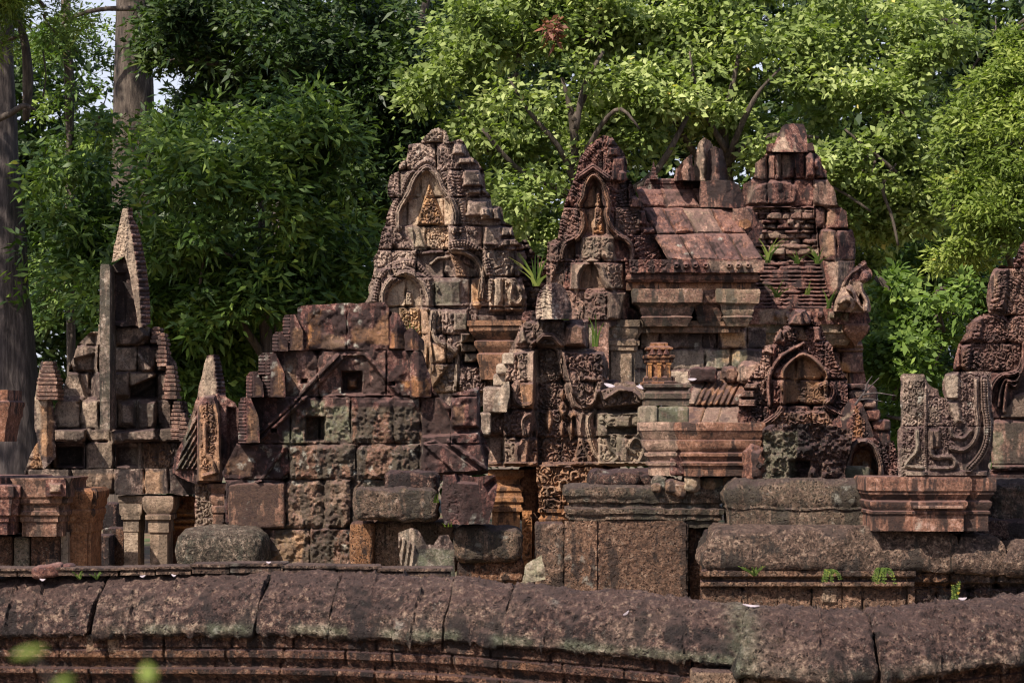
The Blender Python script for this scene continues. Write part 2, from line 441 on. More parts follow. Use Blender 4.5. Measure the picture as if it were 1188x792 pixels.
    col = mix(col, mix(tuple(x * .6 for x in topc), topc, fine), tf)
    # pale grey-green lichen rosettes
    vo = N.new('ShaderNodeTexVoronoi'); vo.inputs['Scale'].default_value = 9; vo.inputs['Randomness'].default_value = 1
    wv = N.new('ShaderNodeVectorMath'); wv.operation = 'ADD'; L(pos, wv.inputs[0])
    nv = N.new('ShaderNodeTexNoise'); nv.inputs['Scale'].default_value = 12; L(pos, nv.inputs['Vector'])
    sv = N.new('ShaderNodeVectorMath'); sv.operation = 'SCALE'; L(nv.outputs[1], sv.inputs[0]); sv.inputs['Scale'].default_value = .12
    L(sv.outputs[0], wv.inputs[1]); L(wv.outputs[0], vo.inputs['Vector'])
    lf = mth('MULTIPLY', mth('SUBTRACT', 1.0, mr(vo.outputs['Distance'], .18, .36)), mr(noise(2.3, 6), .66 - lichen * .3, .72 - lichen * .26), True)
    lf = mth('MULTIPLY', lf, mr(fine, .38, .55), True)
    col = mix(col, lichc, mth('MULTIPLY', lf, .75))
    mf = mth('MULTIPLY', sp.outputs[2], mr(med, .38, .58, .2, 1.), True)
    col = mix(col, mix(moss, lichc, mr(fine, .5, .68)), mf)
    if pit:
        pv = N.new('ShaderNodeTexVoronoi'); pv.inputs['Scale'].default_value = 36; L(wv.outputs[0], pv.inputs['Vector'])
        pd = mth('MULTIPLY', mth('SUBTRACT', 1.0, mr(pv.outputs['Distance'], .12, .42)), mr(noise(22, 4), .42, .56), True)
        col = mix(col, tuple(x * .28 for x in cols[1]), mth('MULTIPLY', pd, pit))
    L(col, bs.inputs['Base Color'])
    hh = mth('ADD', mth('MULTIPLY', noise(30, 8, rg=.8), .9), mth('ADD', mth('MULTIPLY', med, .8), mth('MULTIPLY', ds, .5)))
    if pit: hh = mth('SUBTRACT', hh, mth('MULTIPLY', pd, .5 * pit))
    b = N.new('ShaderNodeBump'); b.inputs['Strength'].default_value = bump; b.inputs['Distance'].default_value = .05; L(hh, b.inputs['Height'])
    L(b.outputs[0], bs.inputs['Normal'])
    return m
M = {}
M['red'] = stone('red_sandstone', [(.05, .022, .022), (.16, .068, .052), (.29, .14, .10), (.50, .30, .25)], black=.46, lichen=.1, topc=(.25, .135, .12))  # topc made pinker and lighter, as if ledge tops were sunlit
M['redpale'] = stone('pink_sandstone', [(.06, .028, .025), (.18, .082, .068), (.34, .18, .14), (.56, .38, .31)], black=.40)
M['pale'] = stone('weathered_pale_sandstone', orange=(.70, .38, .17), pale=(.72, .55, .40), cols=[(.07, .04, .036), (.22, .135, .112), (.40, .275, .22), (.66, .53, .43)], black=.38, lichen=.35, speck=.45)
M['dark'] = stone('dark_crusted_sandstone', [(.04, .018, .017), (.12, .05, .042), (.22, .098, .078), (.44, .28, .22)], black=.68, lichen=.45, blackc=(.03, .019, .018), topc=(.20, .108, .098))
M['grey'] = stone('grey_brown_sandstone', [(.04, .026, .023), (.13, .082, .068), (.26, .18, .145), (.52, .41, .33)], black=.55, lichen=.35)
M['orange'] = stone('orange_sandstone', [(.11, .04, .02), (.28, .11, .05), (.40, .18, .085), (.50, .30, .17)], black=.2, lichen=.08, top=.3)
M['later'] = stone('laterite', [(.04, .02, .017), (.15, .07, .048), (.29, .15, .095), (.50, .33, .24)], black=.32, lichen=.2, pit=1., bump=1.0, dsp=.9, mott=22, topc=(.13, .072, .07), top=.75, speck=.5)
M['laterdark'] = stone('dark_laterite', [(.03, .018, .017), (.10, .052, .042), (.20, .11, .08), (.46, .33, .26)], black=.5, lichen=.35, pit=1., bump=1.0, dsp=.9, mott=22, topc=(.115, .066, .066), top=.7, speck=.6)
M['coping'] = stone('coping_laterite', [(.035, .02, .018), (.10, .056, .048), (.19, .11, .085), (.42, .29, .21)], black=.34, lichen=.15, pit=1., bump=1.0, dsp=.9, mott=24, topc=(.17, .10, .084), top=.5, speck=.45)
M['brick'] = stone('old_brick', [(.05, .028, .022), (.16, .085, .06), (.30, .17, .12), (.46, .33, .25)], black=.5, lichen=.35, mott=12, topc=(.17, .10, .08), top=.5)

def plain(name, c, rough=.8):
    m = bpy.data.materials.new(name); m.use_nodes = True; b = m.node_tree.nodes['Principled BSDF']
    n = m.node_tree.nodes.new('ShaderNodeTexNoise'); n.inputs['Scale'].default_value = 20
    o = ramp(m.node_tree, n.outputs[0], [(.3, tuple(x * .7 for x in c)), (.7, c)])
    m.node_tree.links.new(o, b.inputs['Base Color']); b.inputs['Roughness'].default_value = rough
    return m
def leafmat(name, c1, c2, c3, trans=.45, gloss=.35):
    m = bpy.data.materials.new(name); m.use_nodes = True; nt = m.node_tree; N = nt.nodes; L = nt.links.new
    bs = N['Principled BSDF']; bs.inputs['Roughness'].default_value = .5; bs.inputs['Specular IOR Level'].default_value = gloss * .55
    ta = N.new('ShaderNodeAttribute'); ta.attribute_name = 'tint'
    col = ramp(nt, ta.outputs['Fac'], [(0., c1), (.5, c2), (.93, c3), (1., (min(1, c3[0] * 1.5), c3[1] * .95, c3[2] * .6))])
    L(col, bs.inputs['Base Color'])
    tr = N.new('ShaderNodeBsdfTranslucent'); g = N.new('ShaderNodeMix'); g.data_type = 'RGBA'; g.blend_type = 'MULTIPLY'; g.inputs[0].default_value = 1
    L(col, g.inputs[6]); g.inputs[7].default_value = (1.1, 1.3, .45, 1); L(g.outputs[2], tr.inputs[0])
    mx = N.new('ShaderNodeMixShader'); mx.inputs[0].default_value = trans * .75; L(bs.outputs[0], mx.inputs[1]); L(tr.outputs[0], mx.inputs[2])
    L(mx.outputs[0], N['Material Output'].inputs[0]); return m
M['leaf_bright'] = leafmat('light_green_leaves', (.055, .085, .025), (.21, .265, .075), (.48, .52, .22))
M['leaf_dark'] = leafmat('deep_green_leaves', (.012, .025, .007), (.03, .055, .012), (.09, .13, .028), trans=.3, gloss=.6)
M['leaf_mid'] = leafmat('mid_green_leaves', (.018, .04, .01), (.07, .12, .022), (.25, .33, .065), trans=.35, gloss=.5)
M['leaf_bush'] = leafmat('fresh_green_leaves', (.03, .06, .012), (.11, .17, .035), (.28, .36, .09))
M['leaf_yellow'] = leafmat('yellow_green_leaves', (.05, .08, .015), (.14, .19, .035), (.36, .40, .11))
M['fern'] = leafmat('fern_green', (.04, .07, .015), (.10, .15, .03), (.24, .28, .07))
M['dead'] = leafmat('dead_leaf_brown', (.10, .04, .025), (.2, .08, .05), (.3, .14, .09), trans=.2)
def barkmat(name, a, b, c):
    m = bpy.data.materials.new(name); m.use_nodes = True; nt = m.node_tree; N = nt.nodes; L = nt.links.new
    bs = N['Principled BSDF']; bs.inputs['Roughness'].default_value = .9
    g = N.new('ShaderNodeNewGeometry'); mp = N.new('ShaderNodeMapping'); mp.inputs['Scale'].default_value = (16, 16, 2.4); L(g.outputs['Position'], mp.inputs[0])
    n = N.new('ShaderNodeTexNoise'); n.inputs['Scale'].default_value = 1; n.inputs['Detail'].default_value = 8; n.inputs['Roughness'].default_value = .7; L(mp.outputs[0], n.inputs['Vector'])
    L(ramp(nt, n.outputs[0], [(.35, a), (.52, b), (.68, c)]), bs.inputs['Base Color'])
    bp = N.new('ShaderNodeBump'); bp.inputs['Distance'].default_value = .06; bp.inputs['Strength'].default_value = .8; L(n.outputs[0], bp.inputs['Height']); L(bp.outputs[0], bs.inputs['Normal'])
    return m
M['bark'] = barkmat('grey_bark', (.028, .021, .021), (.075, .056, .052), (.15, .12, .108))
M['twig'] = barkmat('brown_branch_bark', (.025, .018, .013), (.07, .05, .038), (.15, .12, .09))

# ------------------------------------------------------------------ ground
def ground():
    n = 90; a = np.linspace(-1, 1, n); a = np.sign(a) * np.abs(a) ** 2.6
    X, Y = np.meshgrid(a * 700, a * 700 + 20); Z = -.02 + .10 * fbm(X / 3, Y / 3, 0, 3, 3)
    V = np.stack([X, Y, Z], -1).reshape(-1, 3); i = np.arange(n * n).reshape(n, n)
    q = np.stack([i[:-1, :-1], i[:-1, 1:], i[1:, 1:], i[1:, :-1]], -1).reshape(-1, 4)
    m = bpy.data.materials.new('earth_and_grass'); m.use_nodes = True; nt = m.node_tree
    nz = nt.nodes.new('ShaderNodeTexNoise'); nz.inputs['Scale'].default_value = .9; nz.inputs['Detail'].default_value = 9
    g = nt.nodes.new('ShaderNodeNewGeometry'); nt.links.new(g.outputs['Position'], nz.inputs['Vector'])
    nt.links.new(ramp(nt, nz.outputs[0], [(.35, (.07, .04, .025)), (.5, (.14, .085, .05)), (.62, (.055, .075, .02))]), nt.nodes['Principled BSDF'].inputs['Base Color'])
    nt.nodes['Principled BSDF'].inputs['Roughness'].default_value = .95
    o = mk('ground', V, q, m, origin=(0, 0, 0)); o['kind'] = 'structure'
ground()

# ------------------------------------------------------------------ the long laterite wall in front
WX = [-70, 0, 130, 300, 400, 520, 610, 700, 790, 880, 960, 1060, 1188, 1270]
WY = [667, 666, 665, 662, 664, 669, 676, 684, 693, 702, 707, 702, 691, 686]
WD = [14.6, 14.5, 14.3, 14.0, 13.85, 13.6, 13.4, 13.2, 13.0, 12.85, 12.75, 12.8, 13.0, 13.1]
def wall_pt(px, off, dz, seed=0):
    """point of the wall: px along it, off metres behind (+) or before (-) its crest line, dz metres below the crest"""
    px = np.asarray(px, float)
    y = np.interp(px, WX, WY); D = np.interp(px, WX, WD)
    k = np.interp(px, [0, 300, 600, 870, 1000, 1188], [.93, .95, .90, .84, .86, .80]); dz = np.maximum(dz, -.372) * k + np.minimum(dz + .372, 0)
    z = EYE + (HY - y) / F * D + dz
    return np.stack([(px - 594) / F * D, D + off, z], -1)
cope_prof = [(.30, -.42), (.30, -.16), (.22, -.055), (.10, -.012), (0, 0), (-.08, -.015), (-.17, -.06), (-.25, -.13), (-.31, -.22), (-.345, -.31), (-.35, -.345), (-.33, -.365), (-.24, -.372)]
body_prof = [(-.24, -.365), (-.24, -.43), (-.225, -.437), (-.225, -.445), (-.24, -.452), (-.24, -.49), (-.215, -.50), (-.19, -.53), (-.19, -.55), (-.225, -.56), (-.225, -.585), (-.20, -.60), (-.16, -.63), (-.16, -.66), (-.185, -.67), (-.185, -.70), (-.15, -.72), (-.15, -1.6)]
def resample(pr, st):
    out = [pr[0]]
    for a, b in zip(pr[:-1], pr[1:]):
        k = max(1, int(math.hypot(b[0] - a[0], b[1] - a[1]) / st)); out += [(a[0] + (b[0] - a[0]) * j / k, a[1] + (b[1] - a[1]) * j / k) for j in range(1, k + 1)]
    return np.array(out)
def coping_stone(x0, x1, parent, seed, prof, lean=30, dz=0, doff=0, rough=.02, ends=.004, scale=1.0, rotz=0):
    pr = resample(prof, .013) * [scale, scale]; n = len(pr); nx = max(6, int((x1 - x0) / 2.2))
    t = np.linspace(0, 1, nx)[:, None]; row = np.linspace(0, 1, n)[None, :]
    ln = lean if isinstance(lean, tuple) else (lean, lean)
    px = x0 + (x1 - x0) * t + (ln[0] * (1 - t) + ln[1] * t) * (.45 - row) + np.where(True, 4.5 * fbm(row * 6, seed + t * 2, 0, seed, 3), 0)
    off = np.broadcast_to(pr[:, 0][None, :], px.shape).copy(); z = np.broadcast_to(pr[:, 1][None, :], px.shape).copy()
    # rounded ends
    e = np.minimum(t, 1 - t) * (x1 - x0) * .0047; k = np.clip(1 - e / ends, 0, 1) ** 2
    shrink = 1 - .10 * k
    z = -.2 + (z + .2) * shrink; off = off * shrink
    V = wall_pt(px, off + doff + rotz * (t - .5), z + dz)
    N = np.stack([np.zeros_like(px), np.gradient(z, axis=1), -np.gradient(off, axis=1)], -1); N /= np.maximum(np.linalg.norm(N, axis=2), 1e-6)[..., None]
    N *= -1
    nz = fbm(V[..., 0] * 3, V[..., 1] * 3, V[..., 2] * 3, seed, 4) * 1.4 + .9 * fbm(V[..., 0] * 16, V[..., 1] * 16, V[..., 2] * 16, seed, 3)
    pz = np.minimum(0, vn(V[..., 0] * 44, V[..., 1] * 44, V[..., 2] * 44, seed + 4) + .15) * 1.1
    lipk = np.exp(-((row - .93) / .05) ** 2)
    chip = np.minimum(0, fbm(V[..., 0] * 7, V[..., 1] * 7, 0, seed + 8, 3) + .05) * 3.2 * lipk
    cr = 0
    for c0 in (35, 62, 168, 210, 262, 290, 355, 440, 470, 492, 560, 640, 668, 710, 752, 800, 905, 948, 1040, 1085, 1150, 1190):
        u = (px - c0 - 26 * (.45 - row) + 8 * fbm(row * 5, c0, 0, c0, 3)); cr = cr + np.exp(-(u / .9) ** 2) * np.clip(.35 + 1.6 * fbm(row * 3, c0, 5, c0, 2), 0, 1)
    V = V + N * (rough * (nz + pz + chip - 1.7 * cr))[..., None]
    T = np.zeros(px.shape + (4,)); T[..., 2] = .6 * np.exp(-((row - .90) / .022) ** 2) * sst(100, 180, px) * (1 - .75 * sst(855, 875, px)) * sst(-.35, .1, fbm(V[..., 0] * 5, 0, 0, 4, 2))
    T[..., 0] = np.clip(.14 * sst(.05, .4, fbm(V[..., 0] * 2.2, V[..., 1] * 6, V[..., 2] * 6, seed + 1, 4)), 0, 1)
    T[..., 2] = np.maximum(T[..., 2], .5 * np.exp(-((px - 856) / 15) ** 2) * sst(.25, .6, row))
    i = np.arange(nx * n).reshape(nx, n)
    q = np.stack([i[:-1, :-1], i[:-1, 1:], i[1:, 1:], i[1:, :-1]], -1).reshape(-1, 4)
    Vv = V.reshape(-1, 3); Fc = [list(r) for r in q]
    Fc.append(list(i[0])); Fc.append(list(i[-1][::-1])); 
    return mk('coping_stone', Vv, Fc, M['coping'], parent, tint=T.reshape(-1, 4), sharp=60)
def front_wall():
    p = thing('enclosure_wall', 'long low laterite wall with rounded purple-brown coping across the whole foreground', 'wall', 594, 13.4)
    # body with mouldings
    pr = resample([(a - .05, b) for a, b in body_prof], .011); n = len(pr); xs = np.arange(-70, 1271, 2.2); nx = len(xs)
    px = np.broadcast_to(xs[:, None], (nx, n)); off = np.broadcast_to(pr[:, 0], (nx, n)).copy(); z = np.broadcast_to(pr[:, 1], (nx, n)).copy()
    V = wall_pt(px, off, z)
    jx = px + 2 * fbm(z * 9, px / 40, 0, 3, 2)
    g = np.zeros(px.shape); rnd = random.Random(3)
    for (za, zb) in ((-.36, -.445), (-.445, -.53), (-.53, -.66), (-.66, -1.2)):
        x = -80
        while x < 1280:
            x += rnd.uniform(38, 75); m = (z <= za) & (z > zb); g = np.where(m, np.maximum(g, np.exp(-((jx - x) / 1.1) ** 2)), g)
    nz = fbm(V[..., 0] * 9, V[..., 1] * 9, V[..., 2] * 9, 5, 4)
    pz = np.minimum(0, vn(V[..., 0] * 48, V[..., 1] * 48, V[..., 2] * 48, 6) + .1)
    V[..., 1] += -.016 * nz - .012 * pz + .03 * g
    T = np.zeros(px.shape + (4,)); T[..., 1] = .3 * sst(-.1, .4, fbm(V[..., 0] * 1.6, 0, V[..., 2] * 8, 7, 3)) ; T[..., 3] = .35 * sst(0, .4, fbm(V[..., 0] * 1.1, 3, V[..., 2] * 14, 9, 3))
    i = np.arange(nx * n).reshape(nx, n); q = np.stack([i[:-1, :-1], i[:-1, 1:], i[1:, 1:], i[1:, :-1]], -1).reshape(-1, 4)
    mk('moulded_wall_body', V.reshape(-1, 3), q, M['later'], p, tint=T.reshape(-1, 4), sharp=50)
    # back face so that the wall is solid
    bx = np.linspace(-70, 1270, 60); f = wall_pt(bx, .28, -.4); f2 = wall_pt(bx, .28, -1.7); i = np.arange(60)
    mk('rear_wall_face', np.concatenate([f, f2]), np.stack([i[:-1], i[1:], i[1:] + 60, i[:-1] + 60], -1), M['later'], p)
    js = [-68, 131, 318, 400, 531, 597, 872]
    for k, (a, b) in enumerate(zip(js[:-1], js[1:])):
        coping_stone(a + (-.5 if a != 131 else 1.2), b + (.5 if b != 131 else -1.0), p, 20 + k, cope_prof, lean=(30, 55) if b == 872 else 30, dz=random.uniform(-.006, .006), doff=random.uniform(-.012, .012))
    # heavier dipping stones to the right
    coping_stone(868, 1001, p, 41, cope_prof, lean=(55, -6), dz=-.005, doff=-.12, scale=1.08, rotz=.1, rough=.024, ends=.03)
    coping_stone(1003.5, 1268, p, 42, cope_prof, lean=(-6, 0), dz=.0, doff=-.10, scale=1.06, rotz=-.05, rough=.024, ends=.03)
    # blocks fitted under the coping at the dip
    V, Q = pblock(124, 737, 141, 757, 13.98, .25, r=.02, rough=.012, seed=4, step=.02); 
    mk('patch_block', V, Q, M['later'], p, tint=(.7, .2, 0, 0))
    V, Q = pblock(99, 735, 122, 757, 14.03, .25, r=.02, rough=.012, seed=5, step=.02); mk('patch_block', V, Q, M['later'], p, tint=(.7, .2, 0, 0))
    V, Q = pblock(803, 778, 860, 800, 12.44, .25, r=.02, rough=.012, seed=6, step=.02); mk('patch_block', V, Q, M['later'], p, tint=(.5, .1, 0, 0))
    V, Q = pblock(864, 784, 1003, 812, 12.42, .25, r=.02, rough=.012, seed=8, step=.02); mk('patch_block', V, Q, M['later'], p, tint=(.5, .1, 0, 0))
    V, Q = pblock(1007, 786, 1090, 812, 12.44, .25, r=.02, rough=.012, seed=8, step=.02); mk('patch_block', V, Q, M['laterdark'], p)
    for k, x in enumerate((330, 432)):
        V, Q = pblock(x, 737 + k * 4, x + 16, 750 + k * 4, 13.72 - k * .17, .2, r=.02, rough=.008, seed=6 + k, step=.02); mk('pale_corbel', V, Q, M['later'], p, tint=(.9, .1, 0, 0))
    # moulded cap stones along the crest
    xs = [-60, -12, 22, 70, 140, 182, 224, 268, 330, 392, 440, 524]; rnd = random.Random(9)
    for k, (a, b) in enumerate(zip(xs[:-1], xs[1:])):
        y1 = np.interp((a + b) / 2, WX, WY) - .5; s = 14.3 / F; D = 14.28 - .0009 * a
        hh = rnd.uniform(9, 12)
        if k in (3, 4): hh = 9
        rr = R(rnd.uniform(-2.5, 2.5)); cx = ((a + b) / 2 - 594) * D / F; w_ = (b - a - 1.5) * D / F
        c, s_ = math.cos(rr), math.sin(rr)
        pl = [(cx + x * c - y * s_, D + x * s_ + y * c) for x, y in ((-w_ / 2, -.06), (w_ / 2, -.06), (w_ / 2, .16), (-w_ / 2, .16))]
        z0 = zof(y1 + 2, D); h = hh * D / F
        V, Fc = loft(pl, [(-.0, z0), (.0, z0 + h * .52), (-.012, z0 + h * .56), (-.012, z0 + h * .66), (.012, z0 + h * .70), (.012, z0 + h * .97), (0, z0 + h * 1.04)], step=.02, rough=.010, seed=k)
        mk('capstone', V, Fc, M['coping'], p, tint=(.15, .05, 0, 0), sharp=40)
front_wall()
V, Q = pblock(35, 655, 71, 671, 14.16, .2, r=.03, rough=.02, seed=3, step=.012, tilt=R(-9))
tag(mk('loose_stone', V, Q, M['red']), 'smooth reddish wedge of sandstone lying loose on the wall crest at the left', 'stone')
V, Q = pblock(69, 653, 86, 667, 14.22, .16, r=.04, rough=.02, seed=8, step=.012)
tag(mk('loose_stone', V, Q, M['dark']), 'small blackish stone lump beside the reddish wedge on the wall crest', 'stone')

# ------------------------------------------------------------------ ruined pavilion at the far left
def moulded(name, x0, x1, D, dy, rows, m, parent, tint=None, red=0, rough=.005, step=.025, seed=0, sharp=35):
    """rows: [(offset px, row py)] from bottom to top"""
    V, Fc = loft(rectplan(x0, x1, D, dy, red), [(o * D / F, zof(y, D)) for o, y in rows], step=step, rough=rough, seed=seed)
    return mk(name, V, Fc, m, parent, tint=tint, sharp=sharp)
def stoneblk(name, x0, y0, x1, y1, D, dy, m, parent=None, tint=None, r=.03, rough=.014, seed=0, step=.03, **k):
    V, Q = pblock(x0 + .2, y0 + .2, x1 - .2, y1 - .2, D, dy, r=r, rough=rough, seed=seed, step=step, **k)
    return mk(name, V, Q, m, parent, tint=tint)
PIL_CAP = [(0, 0), (0, .42), (1.5, .44), (1.5, .50), (3.5, .56), (3.5, .62), (1.5, .66), (4, .72), (6, .80), (6, .84), (4.5, .87), (8, .93), (8, 1.0)]
def cap_rows(y0, y1, sc_=1.0, prof=PIL_CAP):      # y0 top row, y1 bottom row
    return [(o * sc_, y1 + (y0 - y1) * t) for o, t in prof]
def pavilion():
    p = thing('ruined_pavilion', 'tumbledown stone pavilion with a tall pointed gable sliver above its lintel, left', 'ruin', 130, 23.2)
    D = 23.0
    # gable with stepped haunches
    out = [(30, 545), (34, 530), (42, 515), (62, 500), (64, 470), (70, 462), (78, 436), (84, 418), (91, 400), (102, 387), (114, 384), (114, 376), (128, 376), (166, 375), (175, 380), (184, 382), (190, 395), (197, 412), (204, 420), (206, 464), (216, 466), (219, 480), (210, 508), (222, 530), (228, 545)]
    r = Rel(D, out, seed=2); r.T[..., 0] += .18
    r.courses([370, 401, 431, 463, 497, 512, 545], 28, 42, g=.07, off=.05, joints={1: [84, 114, 160, 181], 2: [104, 150, 182], 3: [94, 115, 136, 159, 182, 200], 4: [62, 100, 128, 185], 5: [60, 100, 132, 165]})
    r.up(rect(66, 386, 114, 463), -.16, 4)
    r.up([(114, 376), (163, 376), (176, 390), (160, 402), (183, 433), (182, 448), (158, 463), (114, 463)], .10, 6)
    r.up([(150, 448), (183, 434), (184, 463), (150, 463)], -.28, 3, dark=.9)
    r.up([(84, 415), (112, 408), (112, 463), (100, 470)], -.1, 5)
    r.up(rect(136, 464, 158, 496), .10, 7).up(rect(159, 464, 182, 500), .08, 4, dark=.75)
    r.up(rect(62, 497, 100, 516), .22, 3).up([(128, 500), (180, 496), (186, 512), (130, 516)], .26, 3)
    r.up(rect(64, 517, 98, 542), -.22, 4, dark=.8).up(rect(134, 517, 162, 542), -.16, 4, dark=.5)  # shade below the projecting blocks put into the dark tint
    r.carve([(165, 510), (210, 512), (228, 545), (166, 545)], .06, 6).carve([(30, 530), (64, 516), (64, 545), (30, 545)], .05, 6)
    r.lines([(198, 540), (225, 500), (228, 545)], 50, 4, .05)
    r.flame([(184, 466), (205, 466), (219, 480)], 10, .05, 4)
    r.tint(rect(66, 464, 114, 497), pale=.85).tint(rect(128, 400, 160, 497), pale=.55).tint([(150, 432), (175, 431), (160, 445), (140, 440)], pale=.9)
    r.tint(rect(100, 500, 132, 545), pale=.75).tint([(40, 505), (64, 498), (70, 545), (34, 545)], pale=.5, orange=.6).tint(rect(165, 512, 200, 545), orange=.45)
    r.tint([(84, 396), (112, 390), (100, 430), (74, 440)], pale=.35).tint(rect(150, 512, 166, 545), pale=.8)
    r.worn(.02).build('gable_wall', M['grey'], p, t=.7)
    # ribbed stepped edge pieces (right)
    for k, (a, y0, b, y1) in enumerate(((175, 378, 187, 398), (181, 385, 194, 425), (189, 423, 205, 463), (197, 464, 212, 510), (207, 478, 217, 512), (42, 418, 67, 464))):
        n = max(3, int((y1 - y0) / 4.6)); pr = []; rr_ = random.Random(k)
        for j in range(n):
            t0, t1 = j / n, (j + 1) / n; c = lambda t: -((t) ** 2.2) * (b - a) * .30
            jt = rr_.uniform(-1.3, .6); pr += [(c(t0) + .9 + jt, y1 + (y0 - y1) * (t0 + .12 / n)), (c(t0) + .9 + jt, y1 + (y0 - y1) * (t0 + rr_.uniform(.6, .8) / n)), (c(t1) - .9, y1 + (y0 - y1) * (t0 + .85 / n))]
        moulded('ribbed_edge_stone', a + 1, b - 1, D - .18 - .02 * k, .3, pr, M['red'], p, seed=k, rough=.006, step=.02, tint=(.25, 0, 0, 0))
    # left flame finial
    r = Rel(D - .22, [(48, 420), (58, 419), (60, 440), (61, 470), (66, 500), (64, 530), (50, 545), (46, 520), (41, 500), (40, 470), (44, 440)], seed=5)
    r.fold(54, .25, 1.2); r.tint(rect(40, 428, 57, 500), pale=.95).tint(rect(46, 470, 62, 530), orange=.6, pale=.6); r.worn(.02)
    r.build('flame_end_stone', M['grey'], p, t=.3, back=True)
    # upright weathered slab and its recessed panel
    moulded('upright_post', 115.7, 127.5, D - .45, .35, [(0, 498), (0, 320), (-.4, 309), (-1.2, 306)], M['grey'], p, tint=(.12, 0, .15, 0), rough=.02)
    r = Rel(D - .2, [(127, 310), (145, 297), (152, 300), (164, 330), (166, 378), (127, 378)], seed=7); r.up(rect(131, 316, 147, 374), -.05, 2, dark=.55).worn(.02); r.tint(rect(127, 300, 136, 316), pale=.4)
    r.build('dark_panel', M['grey'], p, t=.25, back=True)
    # pointed gable sliver: pale face, ribbed edge
    r = Rel(D - .35, [(142.5, 242), (153, 241.5), (154, 252), (160, 262), (165, 285), (170, 310), (173, 340), (174.5, 375), (161, 380), (156, 350), (150.5, 318), (145, 296), (130, 304), (133, 285), (138, 265)], step=.8, wear=.8, seed=9)
    r.fold(147, .35, .3); edge = [(151, 241), (154, 258), (159, 275), (163, 310), (165, 345), (165, 380)]
    d, a, sd = seg_dist(r.X, r.Y, edge); ex = np.interp(r.Y, [241, 258, 275, 310, 345, 380], [148, 149.5, 153, 158.5, 162, 164])
    dx = r.X - ex; r.H -= np.clip(dx, 0, 30) * 1.5 * r.s; k = sst(0, 1.5, dx)
    r.H += k * .035 * np.abs(np.sin(np.pi * r.Y / 5.2)) ; r.H += k * .02 * np.sign(np.sin(2 * np.pi * r.Y / 10.4))
    r.T[..., 0] = np.where(dx < 0, 1.0, 0.1); r.T[..., 3] = np.where(dx < 0, 0, .0); r.carve(rect(130, 250, 149, 300), .03, 4)
    r.build('pointed_gable_sliver', M['redpale'], p, t=.25, back=True)
    # lintel and row of squared beams
    r = Rel(D - .35, [(28, 545), (226, 543), (228, 573), (30, 573)], seed=11); r.courses([540, 576], 40, 50, joints={0: [32, 82, 132, 168, 196]}, g=.05, off=.06)
    r.tint(rect(80, 548, 135, 573), pale=.45, orange=.2).tint(rect(165, 545, 190, 573), orange=.35, pale=.5).tint(rect(190, 540, 228, 575), dark=.6).carve(rect(40, 560, 130, 572), .02, 5).worn(.02)
    r.build('lintel', M['grey'], p, t=.8)
    moulded('door_pillar', 144, 160, D - .2, .4, [(0, 665), (0, 617), (1, 616), (1, 603), (3, 602), (3, 598), (5, 595), (5, 583), (6, 582), (6, 575)], M['grey'], p, tint=(.7, 0, 0, 0), seed=1)
    moulded('door_pillar', 174, 194, D - .3, .5, [(0, 665), (0, 636), (0, 618), (2, 617), (2, 604), (5, 602), (5, 597), (3, 596), (7, 590), (8, 584), (8, 577), (6, 575)], M['grey'], p, tint=(.7, .1, 0, 0), seed=2)
    r = Rel(D + .1, rect(192, 575, 230, 662), seed=12); r.ledges(rect(190, 570, 232, 670), [(595, 599, .05), (602, 606, .08), (609, 613, .05)]).carve(rect(190, 575, 232, 612), .05, 6); r.tint(rect(190, 590, 232, 616), orange=.9).worn()
    r.build('carved_jamb', M['orange'], p, t=.5)
    stoneblk('rear_block', 112, 583, 136, 614, 26, .5, M['laterdark'], p, seed=3); stoneblk('rear_block', 118, 612, 160, 660, 25.5, .5, M['laterdark'], p, seed=4, tint=(0, .2, 0, 0))
    stoneblk('rear_block', 90, 620, 128, 662, 25.2, .5, M['laterdark'], p, seed=9)
pavilion()

